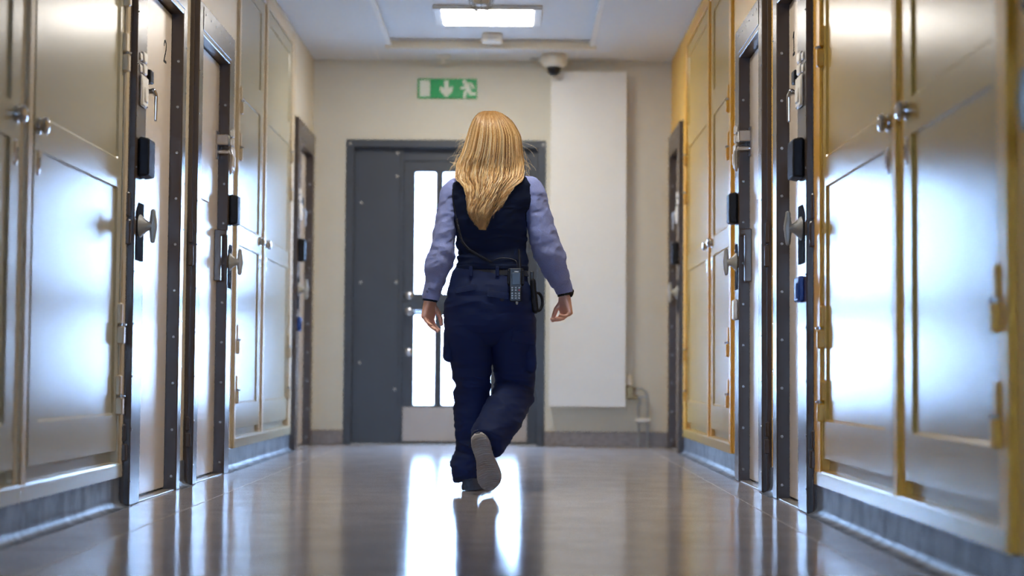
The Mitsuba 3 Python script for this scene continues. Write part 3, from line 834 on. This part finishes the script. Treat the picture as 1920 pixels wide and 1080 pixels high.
for i, (p, r) in enumerate(face['eye']):
    ent('person__eye' + ('' if i == 0 else '_001'), axis_to(trimesh.creation.icosphere(2, r), p, [0, 0, 1]), 'm_eye', True)
    fw_ = np.array([math.sin(math.radians(14)), math.cos(math.radians(14)), 0])
    ent('person__eye' + ('' if i == 0 else '_001') + '__iris', axis_to(lathe([(0, 0), (0.0058, 0), (0.0056, 0.0016), (0, 0.0024)], 16), p + fw_ * (r - 0.0012), fw_), 'm_dome', 40)
ent('person__lips', to_tm(hull_spheres([(*face['lips'][0], 0.005), (*face['lips'][1], 0.005), (*face['lips'][2], 0.009)], 2)), 'm_lips', True)

# --- trousers
pelvis = loft([sec(922.5, 497, 64, 0.098), sec(921, 513, 69, 0.108), sec(918.5, 532, 76, 0.120, -0.005), sec(917.5, 565, 80, 0.133, -0.012), sec(917.5, 598, 81, 0.130, -0.01), sec(918.5, 618, 68, 0.112, 0.0), sec(920, 636, 42, 0.085, 0.005), sec(921, 646, 16, 0.045, 0.01)], 72, power=2.25)
leg_l = loft([sec(882, 545, 38, 0.10), sec(877, 585, 44, 0.118), sec(877, 620, 44, 0.115, 0.0), sec(881, 655, 42, 0.103, 0.01), sec(885, 692, 36.5, 0.092, 0.025), sec(885, 735, 33, 0.086, 0.04), sec(882, 778, 30, 0.082, 0.045), sec(881.5, 815, 26.5, 0.076, 0.045),
              sec(880, 848, 23.5, 0.074, 0.05), sec(874, 866, 27.5, 0.086, 0.05), sec(873, 880, 25, 0.084, 0.05), sec(874, 898, 22.5, 0.08, 0.045)], 56)
leg_r = loft([sec(955, 545, 38, 0.10), sec(960, 590, 44, 0.118), sec(962, 630, 43, 0.112, 0.015), sec(963, 668, 40, 0.102, 0.035), sec(964, 700, 38, 0.094, 0.055), sec(966, 725, 36.5, 0.09, 0.065), sec(968, 741, 31, 0.075, 0.07), sec(969, 748, 18, 0.04, 0.07)], 56)
shin_r = loft([sec(970, 728, 28, 0.06, 0.09), sec(965, 737, 37, 0.085, 0.055), sec(950, 766, 38, 0.09, -0.04), sec(935, 792, 36.5, 0.086, -0.115), sec(920, 816, 34.5, 0.084, -0.175), sec(911, 830, 33, 0.085, -0.21), sec(909, 834, 29, 0.078, -0.22)], 56)
tro = m3.Manifold.batch_boolean([to_man(k) for k in (pelvis, leg_l, leg_r, shin_r)], m3.OpType.Add).refine_to_length(0.011)
tt = to_tm(tro)
tt.merge_vertices()
relax(tt, 14)


def trouser_w(v):
    z = v[:, 2]
    low = 1.0 / (1 + np.exp((z - 0.34) / 0.06))
    knee = np.exp(-((z - 0.46) / 0.10) ** 2)
    seat = np.exp(-((z - 0.80) / 0.08) ** 2) * 0.35
    return 0.18 + 0.8 * low + 0.6 * knee + seat


crease(tt, 0.0085, np.array([5.0, 5.0, 13.0]), trouser_w, 3)
crease(tt, 0.0022, np.array([16.0, 16.0, 40.0]), trouser_w, 8)
ent('person__trousers', tt, 'm_trousers', True)


def on_back(u, v, w, h, depth, surf, lift=0.004, tilt=0.0, r=0.006):
    """A flat sewn piece set on the garment surf, facing the viewer."""
    poly = sbox(-w / 2 / PS, -h / 2 / PS, w / 2 / PS, h / 2 / PS).buffer(-r).buffer(r, 3)
    c, s = math.cos(math.radians(tilt)), math.sin(math.radians(tilt))
    g = trimesh.creation.extrude_polygon(poly, depth, engine='earcut')
    g = g.subdivide_to_size(0.012)
    q = g.vertices
    o = S(u, v)
    x, z = o[0] + q[:, 0] * c - q[:, 1] * s, o[2] + q[:, 0] * s + q[:, 1] * c
    org = np.stack([x, np.full(len(x), PY - 0.6), z], 1)
    loc, ir, _ = surf.ray.intersects_location(org, np.tile([0, 1.0, 0], (len(x), 1)), multiple_hits=False)
    y = np.full(len(x), np.nan)
    y[ir] = loc[:, 1]
    y = np.where(np.isnan(y), np.nanmax(y) if np.isfinite(y).any() else PY, y)
    g.vertices = np.stack([x, y - lift - (q[:, 2] - depth) * -1 * 1.0, z], 1)
    g.fix_normals()
    return g


ent('person__trousers__back_pocket', on_back(935, 556, 40, 12, 0.004, tt, 0.002, -8), 'm_trousers', 30)
ent('person__trousers__button', axis_to(lathe([(0, 0), (0.0095, 0), (0.0095, 0.003), (0.007, 0.0045), (0.004, 0.003), (0, 0.003)], 16), S(941, 562, -0.142), [0, -1, 0]), 'm_belt', 40)
ent('person__trousers__back_pocket_001', on_back(874, 545, 38, 11, 0.004, tt, 0.002, 10), 'm_trousers', 30)


def cargo(u0, v0, v1, side):
    c = [S(u0, v0, 0.02), S(u0 - 1.5 * side * -1, v1, 0.03)]
    pk = [(*(c[0] + [0.0, y, 0]), 0.024) for y in (-0.055, 0.065)] + [(*(c[1] + [0.0, y, 0]), 0.026) for y in (-0.055, 0.065)]
    return to_tm(hull_spheres(pk, 3).refine_to_length(0.012))


cl, cr = cargo(845, 620, 668, -1), cargo(994, 628, 690, 1)
cr = cargo(992, 632, 688, 1)
for m in (cl, cr):
    crease(m, 0.004, np.array([18.0, 18.0, 26.0]), None, 6)
ent('person__trousers__cargo_pocket', cl, 'm_trousers', True)
ent('person__trousers__cargo_pocket_001', cr, 'm_trousers', True)
ent('person__trousers__pocket_flap', on_back(982, 634, 42, 21, 0.006, trimesh.util.concatenate([tt, cr]), 0.003, -8), 'm_trousers', 30)

# --- vest and shirt
vest = loft([sec(921, 318, 22, 0.058), sec(921, 325, 34, 0.072, -0.004), sec(922, 333, 56, 0.086, -0.006), sec(922.5, 341, 72, 0.096, -0.008), sec(922.5, 352, 79, 0.104, -0.01), sec(921, 370, 80, 0.112, -0.012), sec(918, 398, 71, 0.118, -0.012),
             sec(920, 425, 67.5, 0.114, -0.006), sec(921.5, 450, 66, 0.106), sec(924, 478, 65, 0.101), sec(923, 495, 65.5, 0.106), sec(922.5, 503, 66.5, 0.110), sec(922.5, 507, 65.5, 0.107)], 80, power=2.3)


def vest_w(v):
    z = v[:, 2]
    return 0.25 + 1.0 * np.exp(-((z - 1.04) / 0.075) ** 2)


crease(vest, 0.006, np.array([5.0, 5.0, 26.0]), vest_w, 12)
crease(vest, 0.002, np.array([30.0, 30.0, 50.0]), None, 14)
ent('person__vest', vest, 'm_vest', True)
ent('person__vest__hem', loft([sec(922.5, 499, 67.5, 0.111), sec(922.5, 502, 68.3, 0.113), sec(922.5, 506, 68.3, 0.113), sec(922.5, 508.5, 67, 0.11)], 72, 0.002, power=2.3), 'm_vest', True)

sl = loft([sec(864, 347, 15, 0.045), sec(853, 352, 19, 0.06), sec(846, 366, 21.5, 0.066), sec(841, 390, 21, 0.064, -0.005), sec(836, 420, 21, 0.062, -0.015), sec(832, 450, 22, 0.062, -0.025), sec(829, 476, 23.5, 0.065, -0.03), sec(825, 490, 24, 0.066, -0.032),
           sec(818.5, 505, 23.5, 0.062, -0.033), sec(817, 518, 21, 0.056, -0.033), sec(813.5, 533, 18.5, 0.05, -0.033), sec(810, 545, 17, 0.046, -0.032)], 48)
sr = loft([sec(980, 344, 16, 0.045), sec(993, 348, 20, 0.06), sec(1002, 362, 22, 0.066), sec(1006, 385, 23.5, 0.068, 0.0), sec(1012, 413, 25, 0.068, 0.0), sec(1018, 442, 27, 0.07, 0.0), sec(1024, 462, 28, 0.072, 0.005), sec(1033, 482, 27, 0.07, 0.015),
           sec(1039, 500, 25.5, 0.064, 0.025), sec(1046, 518, 21, 0.056, 0.035), sec(1052, 530, 18.5, 0.05, 0.042)], 48)


def sleeve_w(v):
    z = v[:, 2]
    return 0.35 + 0.9 * np.exp(-((z - 1.02) / 0.09) ** 2)


for i, m in enumerate((sl, sr)):
    crease(m, 0.0048, np.array([7.0, 7.0, 12.0]), sleeve_w, 21 + i)
    crease(m, 0.0025, np.array([22.0, 22.0, 42.0]), None, 31 + i)
cuff_l = loft([sec(812, 541, 16.5, 0.045, -0.033), sec(808.5, 553, 16.8, 0.044, -0.03), sec(806.5, 563, 15.8, 0.041, -0.03)], 40, 0.003, power=2.4)
cuff_r = loft([sec(1051, 527, 18, 0.048, 0.04), sec(1056, 538, 17.3, 0.045, 0.047), sec(1059, 549, 15.8, 0.042, 0.05)], 40, 0.003, power=2.4)
collar = loft([sec(921, 327, 31, 0.07), sec(922, 318, 29, 0.066), sec(922, 309, 28, 0.064)], 40, 0.004)
ent('person__shirt', cat([sl, sr, collar]), 'm_shirt', True)
ent('person__shirt__cuff', cuff_l, 'm_shirt', 40)
ent('person__shirt__cuff_001', cuff_r, 'm_shirt', 40)
ent('person__shirt__button', axis_to(lathe([(0, 0), (0.006, 0), (0.006, 0.002), (0, 0.003)], 12), S(801, 548, -0.075), [-0.2, -1, 0]), 'm_shirt_button', 40)
ent('person__wristband', loft([sec(807, 559, 14.2, 0.037, -0.03), sec(806, 566.5, 13.6, 0.036, -0.03)], 32, 0.002), 'm_vest', 40)
ent('person__wristwatch', cat([loft([sec(1059, 545, 15.6, 0.042, 0.05), sec(1060.5, 553.5, 15, 0.04, 0.05)], 32, 0.002), to_tm(hull_spheres([(*S(1073, 545, 0.05), 0.008), (*S(1070, 553, 0.05), 0.009), (*S(1072, 549, 0.03), 0.008)], 2))]), 'm_black', 40)
ent('person__shoulder_tab', cat([to_tm(hull_spheres([(*S(1008, 342, -0.01), 0.007), (*S(1019, 352, 0.0), 0.007), (*S(1012, 343, 0.05), 0.007)], 2))]), 'm_black', 40)

# --- belt
ent('person__belt', loft([sec(922, 506, 66.5, 0.106), sec(922, 507.5, 67.2, 0.108), sec(921.5, 518.5, 71, 0.115), sec(921.5, 520, 70, 0.113)], 72, 0.002, power=2.25), 'm_belt', 40)
bl = scene['person__belt']
for i, u in enumerate((884, 933)):
    ent('person__trousers__belt_loop' + ('' if i == 0 else '_001'), bx(*(S(u, 504)[0] + np.array([-0.008, 0.008])), PY - 0.126, PY - 0.105, S(u, 522)[2], S(u, 503)[2], 0.003), 'm_trousers', 30)


# --- shoes
def shoe(origin, fwd, sole_n, length, treaded):
    """origin: the sole's heel end; fwd heel to toe; sole_n out of the sole."""
    f = np.asarray(fwd, float) / np.linalg.norm(fwd)
    dn = np.asarray(sole_n, float)
    dn = dn - f * (dn @ f)
    dn /= np.linalg.norm(dn)
    up = -dn
    sd = np.cross(f, up)                                      # to the right of the shoe
    q = np.array([0, .06, .2, .4, .6, .78, .92, 1.0])
    wl = np.array([.012, .026, .032, .030, .037, .043, .032, .008]) * length / 0.25 * (1.12 if treaded else 1.0)
    off = np.array([0, 0, 0.001, 0.003, 0.004, 0.003, 0.0, -0.004])
    prof = np.linspace(0, 1, 40)
    wv, ov = PchipInterpolator(q, wl)(prof), PchipInterpolator(q, off)(prof)
    out = Polygon(np.vstack([np.stack([prof * length, wv + ov], 1), np.stack([prof[::-1] * length, -wv[::-1] + ov[::-1]], 1)])).buffer(0.004)
    def world(m):
        v = m.vertices.copy()
        m.vertices = np.asarray(origin) + v[:, :1] * f + v[:, 1:2] * sd + v[:, 2:3] * up
        if np.linalg.det(np.stack([f, sd, up])) < 0:
            m.invert()
        m.fix_normals()
        return m
    sole = [extrude(out, 0.02)]
    sole[0].vertices += [0, 0, 0.004]
    sole.append(extrude(out.buffer(-0.003), 0.028))
    # tread blocks
    blocks = []
    inner = out.buffer(-0.006)
    if treaded:
        for k in range(26):
            for s in (-1, 1):
                x = (k + 0.5) / 26 * length
                b = Polygon([(x - 0.0035, 0.0), (x + 0.0035, 0.0), (x + 0.0035 + 0.012, 0.06 * s), (x - 0.0035 + 0.012, 0.06 * s)]).buffer(-0.0006).intersection(inner)
                for gpart in getattr(b, 'geoms', [b]):
                    if gpart.area > 1e-5:
                        e = extrude(gpart, 0.005)
                        e.vertices -= [0, 0, 0.004]
                        blocks.append(e)
    xs = np.array([-.004, .012, .05, .085, .12, .17, .21, .24, .256]) * length / 0.25
    hw = np.array([.010, .027, .031, .031, .033, .040, .036, .022, .008])
    hh = np.array([.035, .064, .074, .072, .058, .046, .040, .032, .022])
    rings = []
    nn = 28
    for x, w, h in zip(np.linspace(xs[0], xs[-1], 30), PchipInterpolator(xs, hw)(np.linspace(xs[0], xs[-1], 30)), PchipInterpolator(xs, hh)(np.linspace(xs[0], xs[-1], 30))):
        t = np.arange(nn) / nn * 2 * np.pi
        y = w * np.sign(np.cos(t)) * np.abs(np.cos(t)) ** 0.75
        z = 0.018 + (h - 0.018) * np.clip(np.sin(t), 0, 1) ** 0.8 - 0.006 * np.clip(-np.sin(t), 0, 1)
        rings.append(np.stack([np.full(nn, x), y, z], 1))
    v = np.vstack(rings)
    fc = []
    for a in range(29):
        for b in range(nn):
            fc += [[a * nn + b, a * nn + (b + 1) % nn, (a + 1) * nn + (b + 1) % nn], [a * nn + b, (a + 1) * nn + (b + 1) % nn, (a + 1) * nn + b]]
    v = np.vstack([v, rings[0].mean(0), rings[-1].mean(0)])
    for b in range(nn):
        fc += [[len(v) - 2, (b + 1) % nn, b], [len(v) - 1, 29 * nn + b, 29 * nn + (b + 1) % nn]]
    upper = world(trimesh.Trimesh(v, fc, process=False))
    heel_seam = tube(np.array([(0.02 - 0.028 * math.cos(t) * 1.0, 0.031 * math.sin(t), 0.045 + 0.012 * abs(math.sin(t))) for t in np.linspace(-1.3, 1.3, 20)]), 0.0022, 6)
    return world(cat(sole + blocks)), cat([upper, world(heel_seam)])


s_l = shoe(S(876, 921, 0.0) * [1, 1, 0] + [0, 0, 0.004], (0.27, 0.96, 0), (0, 0, -1), 0.25, False)
s_r = shoe(S(897, 817, -0.285), S(921, 913, -0.205) - S(897, 817, -0.285), (0.05, -1, -0.3), 0.252, True)
for i, (so, upp) in enumerate((s_l, s_r)):
    n = '' if i == 0 else '_001'
    ent(f'person__shoe{n}', upp, 'm_shoe', 50)
    ent(f'person__shoe{n}__sole', so, 'm_sole' if i else 'm_shoe', 30)
labels['person__shoe_001__sole'] = {'label': 'worn grey patterned rubber sole'}

# --- hair: a full shell and many separate locks over it
HV = np.array([206, 212, 222, 236, 256, 284, 309, 331, 350, 372, 395, 415, 430.])
HL = np.array([905, 896, 889, 883, 877, 869, 859, 858, 873, 878, 880, 889, 902.])
HR = np.array([931, 942, 955, 965, 974, 977, 979, 978, 960, 946, 933, 922, 910.])
HD = np.array([0.02, 0.055, 0.085, 0.106, 0.115, 0.112, 0.105, 0.10, .10, .10, .10, .10, .10])   # how far it stands behind the head's middle
hl, hr, hd = PchipInterpolator(HV, HL), PchipInterpolator(HV, HR), PchipInterpolator(HV, HD)
vest_back = PchipInterpolator([300, 318, 333, 352, 370, 398, 425, 450], [0.085, 0.095, 0.11, 0.124, 0.134, 0.14, 0.13, 0.115])


def hair_point(fr, v, lift):
    """fr -1..1 across, -1.45..1.45 beyond the sides; v down; lift above the shell."""
    l, r = hl(v), hr(v)
    cx, w = (l + r) / 2, (r - l) / 2
    th = fr * math.pi / 2
    k_ = min(1.0, max(0.0, (v - 290) / 40))
    back = float(hd(v)) * (1 - k_) + float(max(hd(v), vest_back(min(max(v, 300), 450)) + 0.012)) * k_
    d = -back * math.cos(th)
    bl = min(1.0, max(0.0, (v - 296) / 52))
    bl = bl * bl * (3 - 2 * bl)
    if abs(fr) < 1.0:
        d = -back * (math.cos(th) * (1 - bl) + max(math.cos(th), 0.8) * bl)
    u = cx + w * math.sin(th) * (1 + lift * 5)
    return S(u, v, d - lift)


shell_v = np.linspace(206, 345, 40)
ang = np.linspace(-1.45, 1.45, 49)
sv = np.array([[hair_point(a, v, -0.010) for a in ang] for v in shell_v])
m_, n_ = sv.shape[:2]
vv = sv.reshape(-1, 3)
ff = []
for a in range(m_ - 1):
    for b in range(n_ - 1):
        ff += [[a * n_ + b, a * n_ + b + 1, (a + 1) * n_ + b + 1], [a * n_ + b, (a + 1) * n_ + b + 1, (a + 1) * n_ + b]]
meshes, cols_ = [trimesh.Trimesh(vv, ff, process=False)], [np.tile(lin('#94713f'), (len(vv), 1))]
tones = [lin(c) for c in ('#f0cf98', '#dcb276', '#b98b50', '#f6dfb4', '#9c7040', '#e3bd84')]
LOCKS = 1500
for k in range(LOCKS):
    fr0 = rng.uniform(-1.38, 1.38)
    top = 206 + abs(rng.normal(0, 3.0)) + 6 * max(0, abs(fr0) - 0.6)
    if abs(fr0) > 1.0:
        end = rng.uniform(318, 345)
    else:
        x = (fr0 + 0.25) / 0.75
        end = 428 - 34 * abs(x) ** 2 + rng.normal(0, 8)
        if fr0 > 0.62:
            end = rng.uniform(335, 398)
        if fr0 < -0.9:
            end = rng.uniform(330, 372)
    end = min(max(end + 9 * math.sin(round(fr0 * 9) * 2.7), 320), 431)
    n = 22
    vs = np.linspace(top, end, n)
    lift = rng.uniform(-0.006, 0.010)
    ph, wl, amp = rng.uniform(0, 6.28), rng.uniform(34, 46), rng.uniform(0.006, 0.014)
    clump = round(fr0 * 9) / 9
    pts = []
    for v in vs:
        t = max(0.0, (v - 285) / 145)
        fr = fr0 + (clump - fr0) * 0.62 * min(1, t * 1.3)
        p = hair_point(fr, v, lift + 0.006 * t)
        # gathered waves lower down
        ph2 = clump * 9.1
        p = p + np.array([math.sin(v / wl * 6.28 + ph2 + 0.5 * math.sin(ph)) * amp * (t ** 0.7), math.cos(v / wl * 6.28 + ph2) * 0.006 * t ** 0.7, 0])
        pts.append(p)
    pts = np.array(pts)
    r = rng.uniform(0.0013, 0.0030) * np.interp(np.linspace(0, 1, n), [0, 0.1, 0.75, 1], [0.7, 1, 0.9, 0.15])
    mm = tube(pts, r, 4)
    meshes.append(mm)
    c = np.array(tones[rng.integers(len(tones))]) * rng.uniform(0.8, 1.15)
    root = np.array(lin('#8f6838')) * rng.uniform(0.9, 1.15)
    w = np.clip((np.repeat(vs, 4) - 206) / 60, 0, 1)[:, None]
    cc = root * (1 - w) + c * w
    cols_.append(np.vstack([cc, cc[:1], cc[-1:]]))
for k in range(70):                                           # flyaway hairs at the left shoulder and the sides
    s = -1 if rng.random() < 0.72 else 1
    v0 = rng.uniform(250, 330)
    p0 = hair_point(s * rng.uniform(0.8, 1.1), v0, 0.0)
    dx_, dz_ = s * rng.uniform(0.01, 0.06), -rng.uniform(0.01, 0.16)
    bend = rng.normal(0, 0.012, 3)
    pts = np.array([p0 + np.array([dx_ * t + bend[0] * math.sin(5 * t), bend[1] * t + 0.02 * t, dz_ * t]) + np.array([0, 0, 0.02 * math.sin(3 * t)]) for t in np.linspace(0, 1, 10)])
    mm = tube(pts, 0.00055, 3)
    meshes.append(mm)
    cols_.append(np.tile(tones[3], (len(mm.vertices), 1)))
hair = cat(meshes)
ent('person__hair', hair, 'm_hair', True, color=np.vstack(cols_))
labels['person__hair'] = {'label': 'long wavy blond hair falling down the back'}
tag('person', 'woman with long blond hair walking away in dark vest, blue shirt and navy trousers', 'person')

# --- what she carries on the belt
RY = -0.150
def rbox(u0, u1, v0, v1, d0, d1, r=0.004):
    p, q = S(u0, v1, d0), S(u1, v0, d0)
    y0, y1 = PY + d0, PY + d1
    return to_tm(hull_spheres([(x, y, z, r) for x in (p[0] + r, q[0] - r) for y in (y0 + r, y1 - r) for z in (p[2] + r, q[2] - r)], 2))


ent('two_way_radio__body', cat([rbox(955.5, 978, 503, 540, RY - 0.03, RY + 0.006), rbox(956, 977, 532, 565, RY - 0.028, RY + 0.004)]), 'm_radio', 40)
ent('two_way_radio__screen', rbox(960, 976, 511, 534, RY - 0.0325, RY - 0.02, 0.002), 'm_screen', 40)
ent('two_way_radio__antenna', tube([S(974.5, 505, RY - 0.012), S(974.5, 492, RY - 0.012), S(973, 467, RY - 0.01)], [0.0062, 0.0055, 0.0045], 12), 'm_radio', 40)
ent('two_way_radio__earpiece_slot', rbox(964.5, 972.5, 508, 510.5, RY - 0.0325, RY - 0.02, 0.0015), 'm_key', 40)
kk = 0
for rr_, v in enumerate((539.5, 544, 550, 554.5, 559)):
    for cc_, u in enumerate((960.5, 967, 973.5)):
        ent('two_way_radio__key' + ('' if kk == 0 else f'_{kk:03d}'), rbox(u - 1.7, u + 1.7, v - 1.2, v + 1.2, RY - 0.031, RY - 0.02, 0.0012), 'm_key_red' if (rr_, cc_) == (1, 2) else 'm_key', 40)
        kk += 1
ent('two_way_radio__plug', axis_to(lathe([(0, 0), (0.005, 0), (0.006, 0.008), (0.004, 0.014), (0, 0.015)], 14), S(969, 565, RY - 0.014), [0, 0, -1]), 'm_brushed', 40)
ent('two_way_radio__holder', cat([rbox(951, 957, 506, 533, RY - 0.016, RY + 0.012, 0.003), rbox(977, 983, 506, 533, RY - 0.016, RY + 0.012, 0.003), rbox(952, 982, 503, 535, RY - 0.002, RY + 0.035, 0.004)]), 'm_black', 40)
cp = smooth_path([S(856, 411, -0.128), S(860, 432, -0.128), S(867, 454, -0.122), S(878, 467, -0.122), S(892, 476, -0.124), S(906, 484, -0.124), S(921, 492, -0.124)], 420)
tt_ = np.arange(len(cp)) / len(cp) * 2 * math.pi * 42
tg = np.gradient(cp, axis=0)
tg /= np.linalg.norm(tg, axis=1, keepdims=True)
n1_ = np.cross(tg, [0, 1, 0])
n1_ /= np.linalg.norm(n1_, axis=1, keepdims=True)
n2_ = np.cross(tg, n1_)
coil = cp + 0.0052 * (np.cos(tt_)[:, None] * n1_ + np.sin(tt_)[:, None] * n2_)
wire_up = smooth_path([S(849, 350, -0.118), S(848, 368, -0.123), S(851, 388, -0.126), S(856, 411, -0.128)], 24)
wire_dn = smooth_path([S(921, 492, -0.124), S(931, 486, -0.126), S(942, 483.5, -0.127), S(956, 485, -0.13), S(968, 490, -0.14), S(970, 503, -0.15)], 30)
ent('two_way_radio__cord', cat([tube(coil, 0.0018, 6), tube(wire_up, 0.0017, 6), tube(wire_dn, 0.0018, 6)]), 'm_radio', True)
labels['two_way_radio__cord'] = {'label': 'coiled black cord running over the back of the vest'}
tag('two_way_radio', 'black two-way radio with keypad and antenna clipped to the back of the belt', 'radio')

pc = [S(999, 528, -0.02), S(1002, 590, -0.02)]
ent('belt_pouch__pouch', to_tm(hull_spheres([(*(pc[0] + [0, y, 0]), 0.012) for y in (-0.04, 0.05)] + [(*(pc[1] + [0.004, y, 0.02]), 0.014) for y in (-0.045, 0.05)], 3)), 'm_black', 40)
ring = []
for t in np.arange(40) / 40 * 2 * np.pi:
    ring.append(S(1008 + 9 * math.cos(t), 566 + 17 * math.sin(t), -0.05 + 0.02 * math.cos(t)))
ent('belt_pouch__ring', tube(ring, 0.0062, 10, closed=True), 'm_black', True)
ent('belt_pouch__strap', rbox(994, 1001, 508, 532, -0.05, 0.02, 0.004), 'm_belt', 40)
tag('belt_pouch', 'black belt pouch with a ring standing out from the right hip', 'pouch')
